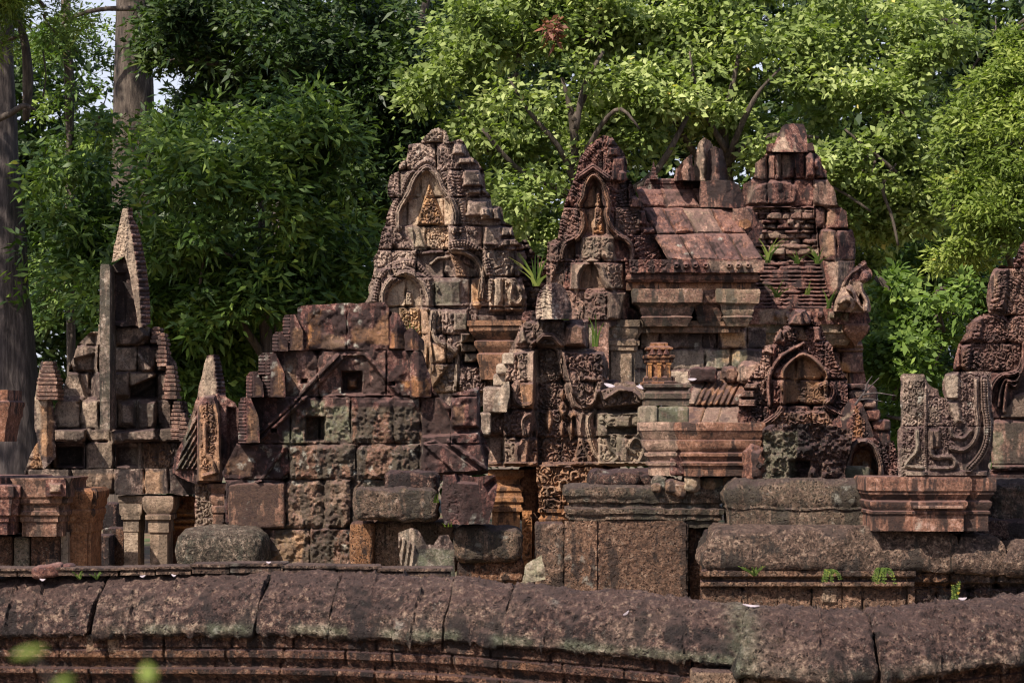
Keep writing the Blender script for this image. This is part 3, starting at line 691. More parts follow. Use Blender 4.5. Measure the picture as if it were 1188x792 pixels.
def left_gallery():
    p = thing('gallery_corner', 'gallery corner with moulded sandstone entablature over laterite blocks, cut by left edge', 'ruin', 40, 21.6)
    D = 21.4
    R0 = [(0, 604), (0, 602), (2, 600), (2, 596), (5, 592), (5, 588), (3, 585), (6, 581), (6, 577), (4, 575)]
    moulded('entablature', 24, 72, D, .8, [(0, 622), (0, 606), (2, 605), (2, 599), (5, 597), (5, 593), (3, 592), (3, 586), (7, 583), (7, 578), (9, 576), (9, 559), (11, 556), (11, 554)], M['red'], p, red=.05, seed=3, tint=(.25, .1, 0, 0))
    moulded('entablature', -60, 15, D - .12, .8, [(0, 620), (0, 606), (2, 605), (2, 599), (5, 597), (5, 588), (7, 583), (7, 578), (9, 576), (9, 564), (7, 562)], M['red'], p, red=.05, seed=4)
    moulded('ledge_slab', -60, 40, D + .3, .8, [(0, 566), (2, 562), (2, 554), (0, 552)], M['red'], p, seed=6)
    r = Rel(D - .42, rect(53, 556, 76, 575), seed=31, step=.8, wear=.5); r.up(rect(57, 560, 72, 572), .05, 2, pale=.7).worn(.01); r.build('carved_boss', M['red'], p, t=.4)
    for k, b in enumerate(((-30, 621, 14, 660), (15, 622, 34, 660), (35, 620, 70, 662))):
        stoneblk('laterite_block', *b, D + .15, .6, M['laterdark'], p, seed=k + 5, tint=((.5, 0, .3, 0) if k == 1 else (0, .15, 0, 0)))
    moulded('corner_pillar', 70, 105, D + .3, .6, [(0, 665), (0, 632), (0, 618), (1.5, 617), (1.5, 606), (3, 604), (3, 600), (5, 597), (5, 592), (3.5, 590), (6, 586), (6, 580), (8, 577), (8, 570), (5, 566)], M['orange'], p, tint=(.1, .2, 0, 0), seed=6, red=.03)
    moulded('pale_jamb', 68, 79, D + .2, .2, [(0, 664), (0, 617)], M['orange'], p, tint=(.95, 0, 0, 0), seed=6)
    moulded('bracket', -50, 8, D - .3, .6, [(-4, 512), (-2, 495), (0, 486), (2, 482), (2, 474), (4, 470), (4, 466), (1, 464), (1, 452)], M['red'], p, seed=8, tint=(0, .2, 0, 0))
left_gallery()

def flame_corner():
    p = thing('carved_corner_gable', 'carved reddish end piece of a gable with pinnacle, between pavilion and stepped gable', 'ruin', 243, 22.3)
    D = 22.2
    r = Rel(D, [(240, 412), (254, 410.5), (258, 430), (262, 460), (274, 468), (284, 490), (288, 520), (262, 545), (257, 561), (228, 561), (200, 548), (203, 530), (214, 505), (221, 485), (229, 458), (234, 435)], step=.9, seed=3)
    dx = r.X - np.interp(r.Y, [411, 458, 462], [247, 252, 400]); r.H -= np.clip(dx, 0, 30) * 1.6 * r.s * (r.Y < 462)
    r.H += .03 * np.abs(np.sin(np.pi * r.Y / 4.6)) * sst(0, 1, dx) * (r.Y < 464)
    r.up([(228, 470), (236, 458), (250, 458), (256, 480), (258, 560), (228, 560)], .22, 3)
    r.carve([(233, 465), (246, 465), (252, 500), (246, 545), (232, 545)], .06, 4.5)
    r.band([(238, 490), (238, 525), (246, 535), (250, 548), (236, 552)], 5, .06)
    r.up([(262, 470), (275, 472), (288, 515), (262, 540)], -.1, 6, dark=.45)
    r.carve([(203, 545), (216, 505), (229, 470), (229, 545)], .05, 6).lines([(203, 545), (216, 505), (229, 470), (229, 545)], 30, 5, .05)
    r.tint([(232, 415), (248, 412), (252, 458), (228, 462)], pale=1).tint([(230, 468), (256, 468), (258, 560), (228, 560)], orange=.45, pale=.45).tint([(214, 500), (229, 462), (229, 540), (205, 548)], moss=.25)
    r.worn(.015).build('carved_gable_end', M['redpale'], p, t=.5, back=True)
    r = Rel(D + .1, rect(226, 560, 248, 625), seed=6); r.carve(rect(226, 560, 250, 630), .07, 6); r.tint(rect(226, 560, 250, 630), pale=.8); r.build('carved_pilaster', M['redpale'], p, t=.5)
    moulded('pilaster_capital', 247, 266, D - .1, .5, [(0, 650), (0, 596), (2, 594), (2, 588), (0, 586), (4, 580), (4, 576), (1, 572), (6, 566), (6, 561)], M['redpale'], p, tint=(.2, .2, 0, 0), seed=2)
flame_corner()

# ------------------------------------------------------------------ dark stepped gable in the middle left
def stepped_gable():
    p = thing('stepped_gable_building', 'dark block-built gable seen from behind, with stepped flanks and two square holes', 'ruin', 405, 21.2)
    D = 21.0
    out = [(345, 357), (352, 354), (446, 350.5), (452, 358), (457, 364), (463, 364), (470, 378), (480, 398), (490, 408), (497, 430), (503, 452), (512, 462), (522, 470), (525, 457), (556, 448), (558, 498), (568, 522), (566, 548), (500, 560), (470, 670), (262, 670), (258, 612), (262, 560), (258, 548), (276, 512), (279, 462), (290, 460), (290, 432), (300, 430), (306, 410), (316, 408), (317, 388), (328, 384), (330, 366), (345, 364)]
    r = Rel(D, out, seed=14, wear=1.3)
    J = {0: [345, 403, 452], 1: [303, 330, 369, 448], 2: [278, 337, 371, 407, 457, 488, 523], 3: [258, 335, 413, 486], 4: [262, 331, 377, 407], 5: [312, 360]}
    r.courses([340, 406.5, 460, 515, 556, 613, 675], joints=J, g=.055, off=.03, gw=.8, tilt=.07)
    # individual laterite blocks bulge
    for b in ((336, 516, 411, 556), (413, 516, 485, 556), (331, 557, 376, 613), (378, 557, 406, 613), (408, 462, 456, 513), (458, 462, 487, 513)):
        r.up(rect(*b), .03, 6)
    r.worn(.04, 10)
    lk = sst(0, 4, sdf(r.X, r.Y, [(334, 470), (492, 470), (486, 680), (300, 680), (334, 560)])); r.H += lk * (.022 * fbm(r.X / 3, r.Y / 3, 1, 3, 3) + .018 * np.minimum(0, fbm(r.X / 5, r.Y / 5, 7, 5, 3))); r.T[..., 2] += lk * .15; r.T[..., 1] += lk * .12
    # roof-line ridges left in relief
    for a, b in (((400, 412), (352, 463)), ((392, 412), (343, 463)), ((352, 463), (300, 512)), ((343, 465), (291, 512)), ((425, 412), (462, 455)), ((520, 512), (566, 545)), ((330, 520), (300, 560))):
        r.band([a, b], 5, .07, groove=False)
    r.up([(396, 412), (424, 412), (455, 458), (352, 460)], -.05, 2)
    r.up([(488, 505), (556, 500), (568, 548), (490, 552)], .12, 3).up([(500, 452), (557, 449), (557, 497), (525, 497)], .14, 4)
    r.up([(488, 514), (505, 509), (560, 548), (540, 560)], .05, 2)
    jag = fbm(r.X / 4, r.Y / 4, 2, 8, 3)
    # beam holes
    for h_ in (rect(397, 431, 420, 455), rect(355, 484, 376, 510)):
        q = sdf(r.X, r.Y, h_); r.H -= .20 * sst(-1.5, 1.2, q + 1.2 * jag); r.T[..., 3] = np.maximum(r.T[..., 3], .5 * sst(-.5, .5, q))  # shade inside each hole put into the tint
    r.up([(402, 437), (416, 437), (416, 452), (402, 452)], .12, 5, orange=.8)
    for x, y in ((317, 499), (353, 442), (302, 562), (455, 445)): r.up([(x - 4, y - 3), (x + 4, y - 3), (x + 4, y + 3), (x - 4, y + 3)], -.12, 1.5)
    r.tint([(357, 362), (374, 360), (374, 400), (355, 404)], orange=.75).tint([(374, 385), (400, 392), (400, 405), (370, 405)], orange=.3, pale=.5).tint([(410, 375), (432, 380), (452, 358), (452, 400), (405, 398)], orange=.55, pale=.3)
    r.tint([(313, 415), (325, 420), (327, 458), (311, 458)], orange=.5, pale=.7).tint([(331, 420), (344, 415), (345, 450), (332, 456)], orange=.4, pale=.5)
    r.tint([(483, 420), (494, 425), (496, 450), (470, 452), (462, 440), (478, 440)], orange=.8)
    r.tint(rect(375, 470, 406, 512), moss=.6, pale=.3).tint(rect(360, 464, 378, 484), moss=.6).tint(rect(328, 500, 352, 518), moss=.7)
    r.tint([(268, 565), (295, 562), (298, 610), (266, 612)], orange=.35, pale=.35).tint([(262, 532), (300, 520), (292, 552), (262, 552)], orange=.3, pale=.2).tint([(320, 620), (356, 618), (350, 655), (318, 650)], orange=.5, pale=.7)
    r.tint([(525, 470), (540, 468), (540, 490), (525, 495)], pale=.3, orange=.3)
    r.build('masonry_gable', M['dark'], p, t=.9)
    stoneblk('squared_block', 263, 560, 330, 613, D - .05, .4, M['dark'], p, seed=71, r=.03, tint=(.2, .15, 0, 0), rough=.02)
    # little stepped flank stones with ribbed left faces
    for k, (a, y0, b, y1) in enumerate(((328, 365, 351, 406), (316, 385, 333, 407), (300, 409, 321, 434), (304, 410, 330, 460), (286, 431, 305, 460), (277, 462, 300, 513))):
        r = Rel(D - .10 - .04 * k, [(a, y1), (a, y0 + 5), (a + 4, y0), (a + (b - a) * .6, y0), (b, y0 + (y1 - y0) * .45), (b + 1, y1)], step=.9, wear=.6, seed=k + 15)
        r.fold(a + (b - a) * .42, 1.3, .25); r.H += .02 * np.abs(np.sin(np.pi * r.Y / 4)) * (r.X < a + (b - a) * .35)
        r.tint([(a + (b - a) * .5, y0 + 8), (b, y0 + 18), (b, y1), (a + (b - a) * .45, y1)], orange=.5, pale=.4); r.worn(.012)
        r.build('flank_stone', M['dark'], p, t=.45, back=True)
    for k, (a, y0, b, y1) in enumerate(((452, 362, 474, 404), (470, 380, 492, 406), (476, 406, 500, 460))):
        r = Rel(D - .06 - .03 * k, [(a, y1), (a, y0 + 6), (a + 5, y0), (a + (b - a) * .5, y0 + 2), (b, y0 + (y1 - y0) * .6), (b, y1)], step=.9, wear=.6, seed=k + 35)
        r.fold(a + (b - a) * .4, .3, 1.0); r.tint([(a, y0 + (y1 - y0) * .5), (b, y0 + (y1 - y0) * .6), (b, y1), (a, y1)], orange=.5); r.worn(.012)
        r.build('flank_stone', M['dark'], p, t=.45, back=True)
stepped_gable()

# fallen and loosely stacked blocks before it
def fallen():
    def one(nm, lab, m, tint=None, **k):
        b = k.pop('b'); D = k.pop('D'); dy = k.pop('dy', .5)
        o = stoneblk(nm, *b, D, dy, m, None, tint=tint, **k); tag(o, lab, 'stone block', 'fallen blocks piled before the stepped gable'); return o
    one('fallen_block', 'long brown laterite block lying lowest in the pile, its right end buried', M['later'], b=(530, 647, 608, 676), D=20.0, r=.05, rough=.03, seed=81, step=.02, tint=(0, .2, 0, 0))
    one('fallen_block', 'dark laterite block with rounded right end, under the purple cube', M['laterdark'], b=(524, 610, 607, 653), D=19.9, r=.09, rough=.03, seed=82, step=.02, tilt=R(1), tint=(.2, .1, .1, 0))
    one('fallen_block', 'narrow upright orange-brown laterite block at the left end of the pile', M['later'], b=(405, 606, 433, 662), D=20.1, r=.04, rough=.025, seed=83, step=.02, tint=(0, .45, 0, 0))
    one('fallen_block', 'upright lichen-spotted laterite block behind the notched pale fragment', M['later'], b=(433, 604, 530, 664), D=20.25, r=.05, rough=.03, seed=84, step=.02, tint=(.35, .1, .1, 0))
    one('fallen_block', 'wide mossy laterite block with worn mouldings lying across two upright blocks', M['laterdark'], b=(410, 565, 508, 605), D=19.85, r=.07, rough=.045, seed=85, step=.018, tint=(.15, .05, .12, 0))
    one('fallen_block', 'small flat laterite block topping the wide mossy one', M['laterdark'], b=(446, 546, 508, 572), D=19.95, r=.06, rough=.03, seed=86, step=.018, dy=.4)
    # purple sandstone cube with chipped top
    r = Rel(19.7, [(514, 551), (530, 549), (548, 553), (574, 550), (577, 562), (572, 590), (566, 607), (515, 608), (512, 590)], seed=22, step=.9)
    r.fold(538, .5, .35); r.up([(527, 547), (556, 549), (555, 562), (530, 560)], -.12, 3, dark=.2).carve(rect(516, 560, 537, 606), .03, 6).up([(574, 552), (560, 562), (566, 575), (578, 560)], -.08, 4); r.worn(.02)
    tag(r.build('fallen_block', M['dark'], None, t=.5, back=True), 'purple-brown sandstone cube with a chipped top, standing on the pile', 'stone block', 'fallen blocks piled before the stepped gable')
    r = Rel(19.2, [(462, 618), (478, 611), (487, 617), (494, 632), (503, 632), (510, 622), (520, 620), (526, 634), (528, 672), (470, 672), (464, 650)], seed=25, step=.9)
    r.fold(480, 1.0, .15).lines([(462, 620), (482, 632), (482, 672), (462, 672)], 8, 6, .04).tint(rect(462, 612, 484, 672), pale=.6, moss=.1).tint([(462, 618), (478, 611), (494, 632), (482, 636)], pale=.55).tint(rect(484, 636, 528, 672), moss=.4, dark=.3)
    r.worn(.02); tag(r.build('fallen_fragment', M['grey'], None, t=.4, back=True), 'notched grooved fragment of pale moulding leaning before the upright blocks', 'stone fragment')
    r = Rel(19.3, [(629, 643), (633, 672), (606, 676), (610, 655), (620, 648)], seed=26, step=.9); r.tint(rect(600, 640, 640, 680), pale=.8, moss=.5); r.worn(.03)
    tag(r.build('fallen_fragment', M['grey'], None, t=.3, back=True), 'small pale triangular chip of stone at the foot of the orange pilaster', 'stone fragment')
    V, Q = pblock(200, 612, 306, 668, 20.4, .7, r=.16, rough=.03, seed=88, step=.02)
    tag(mk('fallen_block', V, Q, M['coping'], tint=(0, 0, .25, 0)), 'low rounded coping block with lichened right end, before the carved corner gable', 'stone block')
fallen()

# ------------------------------------------------------------------ carved porch in the centre
def carved_porch():
    p = thing('carved_porch', 'richly carved reddish porch front with dark figure niche above an orange pilaster', 'temple porch', 655, 23.4)
    D = 23.0
    PT = 1
    out = [(597, 395), (604, 378), (612, 371), (682, 371), (682, 404), (702, 408), (706, 430), (701, 445), (735, 442), (748, 455), (748, 470), (756, 476), (756, 540), (556, 541), (556, 505), (562, 482), (577, 462), (582, 448), (586, 426), (592, 405)]
    r = Rel(D, out, seed=41, step=.95)
    r.courses([365, 404.5, 443, 475, 507, 541], joints={0: [622, 655], 1: [600, 625, 652, 700], 2: [592, 625, 655, 690], 3: [592, 620, 690], 4: [583, 602, 628]}, g=.05, off=.02)
    r.fold(640, .35, .12); r.T[..., 0] += .42
    niche = crv([(622, 541), (622, 500), (618, 470), (620, 430), (622, 405), (645, 404), (652, 430), (658, 455), (668, 480), (672, 510), (668, 538)], 4)
    r.up(niche, -.16, 3, dark=.12)
    # figure group inside the niche
    r.carve([(624, 405), (648, 405), (668, 500), (668, 538), (624, 538)], .10, 4.5, seed=3)
    for b, h_ in (((648, 452, 657, 466), .14), ((646, 464, 660, 486), .16), ((648, 484, 656, 512), .12), ((658, 482, 667, 512), .14), ((655, 474, 670, 488), .12), ((630, 470, 643, 505), .10)):
        x0, y0, x1, y1 = b; r.up(crv([(x0, (y0 + y1) / 2), ((x0 + x1) / 2, y0), (x1, (y0 + y1) / 2), ((x0 + x1) / 2, y1), (x0, (y0 + y1) / 2)], 4), h_, 4, pale=.4, orange=.4)
    r.carve([(604, 509), (690, 509), (690, 538), (604, 538)], .10, 6, seed=8).tint([(604, 509), (690, 509), (690, 540), (604, 540)], orange=.2, pale=.3)
    # left pier with scroll bands and leaf work
    r.up([(586, 410), (622, 405), (620, 476), (612, 540), (584, 540), (582, 470)], .10, 3)
    r.carve([(586, 410), (612, 408), (610, 500), (586, 540), (575, 480)], .08, 6, seed=5)
    r.band(crv([(600, 446), (597, 462), (606, 470), (618, 466), (619, 446)]), 6, .07, pale=.4).band(crv([(602, 540), (600, 520), (608, 505), (606, 488), (614, 480)]), 5, .07, pale=.3)
    r.up([(601, 443), (621, 443), (621, 475), (606, 475)], .05, 3, orange=.5)
    # right side leaf work and frames
    r.up([(650, 406), (702, 408), (704, 440), (690, 470), (676, 475), (662, 455)], .10, 3, carve=.10, cell=7)
    r.band(crv([(652, 406), (656, 430), (662, 452), (668, 470), (682, 474), (692, 462), (688, 440)]), 6, .07, pale=.45)
    r.band(crv([(690, 476), (682, 486), (684, 505), (690, 525), (700, 538)]), 6, .09, pale=.8).band(crv([(676, 480), (673, 500), (679, 522), (686, 538)]), 4, .06, pale=.4)
    r.up([(692, 478), (756, 476), (756, 540), (694, 540)], .14, 3, carve=.07, cell=8, pale=.9, moss=.25)
    r.band(crv([(740, 538), (748, 520), (738, 508), (730, 518), (736, 526)]), 5, .08, pale=.5).band(crv([(700, 500), (708, 520), (716, 530), (708, 538)]), 5, .08, pale=.6)
    r.up(rect(713, 482, 732, 498), .06, 3, pale=.6).up(rect(704, 494, 740, 504), -.10, 2, dark=.6).up(rect(714, 506, 730, 538), .06, 4, pale=.5)
    # carved cap line and gable lip
    r.up([(600, 371), (682, 371), (682, 404), (598, 400)], .06, 3, carve=.07, cell=7).up([(655, 378), (668, 371), (680, 378), (682, 404), (652, 404)], .14, 6, orange=.2)
    r.band([(616, 403), (630, 390), (640, 390), (652, 402)], 6, .12, orange=.3)
    r.up([(602, 385), (608, 378), (612, 396), (603, 402)], .08, 3, pale=.9)
    r.up([(562, 482), (577, 462), (588, 470), (584, 505), (560, 505)], .10, 4, pale=.3, carve=.05)
    r.up([(690, 452), (720, 446), (748, 458), (746, 470), (700, 474)], .16, 3, carve=.08, dark=.4)
    r.band([(702, 462), (718, 452), (736, 452), (744, 462)], 5, .10, pale=.5, groove=False)
    r.ledges(rect(556, 534, 758, 542), [(536, 541, .10)]); r.tint(rect(556, 535, 758, 542), orange=.4)
    r.worn(.012).build('carved_front', M['redpale'], p, t=1.0)
    V, Q = pblock(606, 440, 720, 690, D + .9, 1.2, r=.05, seed=4, step=.3); mk('inner_masonry', V, Q, M['dark'], p)
    # stepped little blocks climbing on the left
    for k, b in enumerate(((572, 432, 590, 449), (576, 422, 592, 434), (582, 408, 598, 424), (560, 448, 584, 480), (556, 478, 570, 505))):
        stoneblk('step_stone', *b, D - .05 * k + .1, .4, M['pale'], p, tint=((.9, 0, .1, 0) if k < 3 else (.35, 0, .1, 0)), seed=k, r=.03, rough=.02, step=.02)
    r = Rel(D - .2, [(570, 478), (574, 462), (582, 448), (590, 442), (592, 450), (588, 478)], seed=4); r.tint(rect(560, 440, 600, 490), pale=.7); r.fold(586, .6, .2).worn(); r.build('curved_stone', M['pale'], p, t=.3)
    # leaf shaped antefix on top: carved face left, tinted pale as if sunlit, plain face right
    r = Rel(D - .35, crv([(622, 370), (622, 352), (626, 338), (635, 329), (648, 329), (657, 338), (663, 356), (664, 370)], 3) , seed=12, step=.8, wear=.8)
    r.fold(640, 1.0, .9); r.flame([(632, 370), (632, 332)], 12, .06, 4.5); r.tint([(622, 370), (622, 350), (634, 330), (641, 340), (641, 370)], pale=1.); r.worn(.012)
    r.build('leaf_finial', M['pale'], p, t=.4, back=True)
    r = Rel(D + .05, [(604, 372), (606, 362), (622, 360), (622, 372)], seed=13); r.carve(rect(600, 355, 625, 375), .04, 4).worn(); r.build('crest_stone', M['redpale'], p, t=.3)
    # orange pilaster under the porch
    D2 = D + .25
    moulded('pilaster', 571, 603, D2, .6, [(0, 700), (0, 594), (3, 593), (3, 589), (1.5, 588), (1.5, 583), (4, 582), (4, 577), (2, 575), (2, 571), (4, 569), (4, 566), (0, 562), (0, 556), (5, 552), (5, 545)], M['orange'], p, seed=4, rough=.006, tint=(.2, .5, 0, 0))
    r = Rel(D2 - .03, rect(606, 592, 617, 690), seed=14, step=.8, wear=.4); r.fold(611, 0, .3).carve(rect(606, 594, 617, 690), .04, 5); r.tint(rect(600, 590, 620, 690), orange=.6); r.build('carved_strip', M['orange'], p, t=.3)
    stoneblk('inner_jamb', 602, 542, 626, 604, D2 + .12, .4, M['orange'], p, tint=(.1, .1, 0, .1), seed=14)
    stoneblk('jamb', 618, 541, 630, 690, D2 + .2, .5, M['orange'], p, tint=(0, .3, 0, .1), seed=4)
    r = Rel(D - .0, [(622, 542), (700, 542), (700, 560), (668, 590), (650, 598), (626, 594)], seed=16, step=.85); r.carve(rect(620, 540, 702, 600), .14, 8).tint(rect(620, 540, 702, 600), orange=.15, pale=.35)
    for x, y in ((655, 562), (668, 552), (676, 566), (640, 570), (690, 556)):
        r.band(crv([(x - 5, y + 5), (x - 5, y - 3), (x + 1, y - 5), (x + 4, y), (x, y + 2)]), 3.5, .09, pale=.6)
    r.build('carved_lintel', M['orange'], p, t=.5)
    V, Fc = loft([((644 - 594) * D / F + .14 * math.cos(a), D + .1 + .14 * math.sin(a)) for a in np.linspace(0, 2 * np.pi, 18, endpoint=False)], [(-.02, zof(700, D)), (-.02, zof(606, D)), (.01, zof(605, D)), (.02, zof(602, D)), (.0, zof(599, D)), (.0, zof(596, D)), (.025, zof(594, D)), (.02, zof(590, D))], step=.03, rough=.003)
    mk('colonette', V, Fc, M['orange'], p, tint=(0, .4, 0, .1), sharp=40)
carved_porch()

# ------------------------------------------------------------------ tall pale tower (centre left)
def pale_tower():
    p = thing('temple_tower', 'tall pale carved tower with two orange figure niches, left of the others', 'temple tower', 515, 30.0)
    D = 29.5
    out = [(425, 470), (425, 352), (429, 330), (434, 312), (432, 300), (439, 290), (443, 272), (447, 260), (450, 246), (455, 234), (450, 226), (452, 204), (462, 198), (465, 190), (471, 186), (474, 168), (488, 167), (494, 158), (500, 150), (509, 148), (517, 152), (522, 164), (535, 162), (541, 170), (546, 181), (555, 188), (561, 198), (563, 222), (569, 228), (571, 238), (583, 240), (584, 256), (594, 263), (597, 277), (607, 284), (612, 300), (604, 320), (611, 345), (612, 372), (606, 392), (600, 430), (600, 470)]
    r = Rel(D, out, seed=51, step=.95, wear=2.2)
    r.courses([140, 166, 197.5, 229, 262, 290, 322, 356, 388, 422, 455, 480], 24, 44, g=.07, off=.05, gw=1.0, tilt=.06)
    r.fold(524, .18, .55); r.T[..., 0] += .28
    # leaf work all round, then frames and niches over it
    r.carve([(427, 460), (430, 320), (452, 200), (470, 165), (508, 148), (540, 165), (545, 200), (545, 280), (555, 455)], .075, 6)
    L1 = crv([(440, 300), (452, 270), (452, 240), (462, 205), (480, 175), (505, 152), (522, 175), (532, 205), (538, 240), (548, 262)], 4)
    r.flame(L1, 13, .10, 5.5)
    n1 = crv([(478, 262), (465, 262), (464, 250), (470, 236), (477, 229), (478, 215), (486, 204), (495, 198), (505, 206), (512, 220), (516, 228), (523, 236), (524, 255), (520, 264)], 4)
    arch1 = crv([(463, 264), (463, 246), (470, 232), (476, 222), (482, 206), (495, 194), (507, 204), (514, 220), (524, 232), (529, 250), (526, 268)], 4)
    r.up([(463, 264), (463, 246), (476, 225), (495, 196), (512, 222), (526, 250), (526, 292), (490, 292), (463, 270)], -.03, 2)
    r.up(n1 + [(520, 290), (480, 290)], -.06, 2, pale=1., orange=.15).band(arch1, 7, .12, pale=.45).band(crv([(456, 264), (456, 242), (466, 222), (474, 204), (495, 186), (516, 204), (524, 222), (536, 240), (535, 268)], 4), 5, .08, 3.2, .5, pale=.3)
    r.up([(498, 208), (506, 230), (518, 262), (482, 262), (490, 232)], .10, 3, carve=.09, cell=4, orange=.85, pale=.3)
    r.up([(489, 262), (521, 262), (520, 290), (500, 290)], .04, 2, carve=.08, cell=4, orange=.35)
    r.tint([(463, 232), (476, 232), (478, 262), (464, 262)], pale=.5, orange=.1).tint([(506, 228), (524, 236), (525, 262), (514, 262)], pale=1., orange=.25)  # niche sides tinted as light falls: left duller, right pale
    r.up([(472, 262), (488, 262), (496, 290), (480, 290)], .08, 5, moss=.3, pale=.4)
    # second niche, lower left
    n2 = crv([(449, 356), (449, 342), (456, 330), (472, 322), (484, 330), (490, 345), (490, 356)], 4)
    r.up([(428, 350), (436, 312), (470, 306), (500, 322), (504, 356), (492, 458), (448, 458), (440, 356)], .10, 3, carve=.08, cell=6)
    r.band(crv([(444, 358), (444, 340), (453, 325), (471, 316), (488, 326), (496, 342), (497, 358)], 4), 6, .13, pale=.5)
    r.band(crv([(434, 358), (436, 335), (446, 314), (470, 304), (490, 312), (506, 335)], 4), 7, .08, 3.5, .5, pale=.25)
    r.up(n2 + [(490, 420), (462, 420), (449, 356)], -.09, 2, pale=1., orange=.1).up([(462, 356), (487, 356), (490, 396), (478, 400), (463, 370)], .10, 2, carve=.10, cell=3.6, orange=.9, moss=.15)
    r.up([(470, 338), (478, 338), (481, 356), (466, 356)], .08, 3, carve=.05, cell=3)
    r.up([(485, 357), (497, 357), (505, 430), (495, 440)], .06, 2, orange=.3, pale=.2).tint([(488, 400), (505, 398), (520, 458), (500, 458)], orange=.5, pale=.5)
    # big right scroll arch, dark recessed panel, small roof form
    r.up([(478, 296), (525, 290), (560, 300), (560, 352), (500, 356), (500, 322)], -.06, 3)
    r.up([(481, 294), (522, 292), (530, 322), (500, 322), (490, 310)], -.05, 3, pale=.35).band([(500, 306), (508, 299), (520, 298)], 4, .1, pale=.8, groove=False)
    r.band(crv([(526, 291), (540, 293), (554, 304), (559, 322), (557, 345)], 4), 7, .15, pale=.65).band(crv([(520, 284), (540, 282), (560, 296), (568, 320), (566, 346)], 4), 8, .09, 3.5, .6, pale=.3)
    r.up([(521, 293), (532, 297), (543, 322), (530, 322)], .06, 2, orange=.4, carve=.05, cell=3).up([(533, 300), (552, 312), (550, 322), (544, 322)], -.06, 2, pale=.6)
    r.up(rect(500, 325, 535, 356), .06, 2, dark=.6, moss=.3).up(rect(546, 322, 558, 358), .04, 2, orange=.8, pale=.4)
    # lower pediment piece with s-curve frame
    r.up([(498, 358), (543, 358), (548, 386), (500, 455), (496, 400)], .16, 3).carve([(505, 362), (545, 362), (535, 455), (512, 455), (505, 400)], .09, 7)
    r.band(crv([(504, 360), (502, 380), (507, 395), (520, 402), (530, 412), (530, 440), (528, 458)], 4), 6, .12, pale=.75)
    r.up(rect(526, 362, 543, 384), .08, 2, pale=.4, moss=.3)
    for k, b in enumerate(((534, 386, 552, 398), (534, 398, 554, 409), (538, 409, 556, 421))): r.up(rect(*b), .22, 2, pale=.35, moss=.2)
    r.up([(551, 396), (560, 396), (568, 422), (556, 422)], .06, 2, orange=.8)
    r.up([(533, 424), (572, 424), (572, 456), (530, 456)], .14, 3, carve=.1, cell=6)
    r.up([(500, 396), (520, 402), (522, 424), (505, 420)], .06, 3, orange=.4)
    # stacked tiers at the right shoulder
    for k, b in enumerate(((524, 165, 540, 180), (530, 182, 554, 191), (536, 196, 561, 217), (541, 218, 566, 226), (540, 232, 569, 252), (556, 240, 582, 256), (560, 262, 585, 285), (580, 262, 597, 275), (580, 276, 606, 286))):
        x0, y0, x1, y1 = b; r.up([(x0, y1), (x0 + 2, y0), (x1 - 3, y0), (x1, y1)], .12 + .03 * (k % 3), 3, pale=.55 if k % 2 else .35)
    r.up([(560, 280), (600, 284), (604, 322), (562, 322)], .10, 3, carve=.07, cell=6)
    # standing carved figure over the right corner
    r.up([(566, 320), (598, 320), (608, 335), (608, 362), (566, 362)], .14, 3, carve=.08, cell=7, pale=.75, orange=.1)
    r.up([(573, 320), (583, 320), (584, 362), (572, 362)], .08, 3, pale=1.).band(crv([(586, 324), (594, 330), (592, 345), (600, 352), (606, 346)]), 6, .10, pale=.9)
    r.ledges(rect(546, 358, 614, 373), [(366, 372, .10)])
    r.worn(.02).build('carved_tower_face', M['pale'], p, t=1.6)
    # cornice under the figure
    moulded('cornice', 556, 596, D - .25, .9, [(-2, 440), (0, 425), (3, 415), (3, 411), (0, 409), (6, 400), (6, 396), (3, 394), (12, 384), (12, 379), (14, 378), (14, 372)], M['red'], p, tint=(.2, .3, 0, 0), seed=3, rough=.01, red=.05)
    # ribbed brick core showing behind, right
    r = Rel(D + 1.0, [(598, 283), (610, 278), (616, 290), (630, 300), (640, 318), (645, 400), (600, 400), (598, 300)], seed=56)
    r.courses(list(np.arange(270, 402, 6.3)), 9, 20, g=.05, off=.03, gw=.8); r.worn(.02); r.build('brick_core', M['brick'], p, t=1.0)
pale_tower()

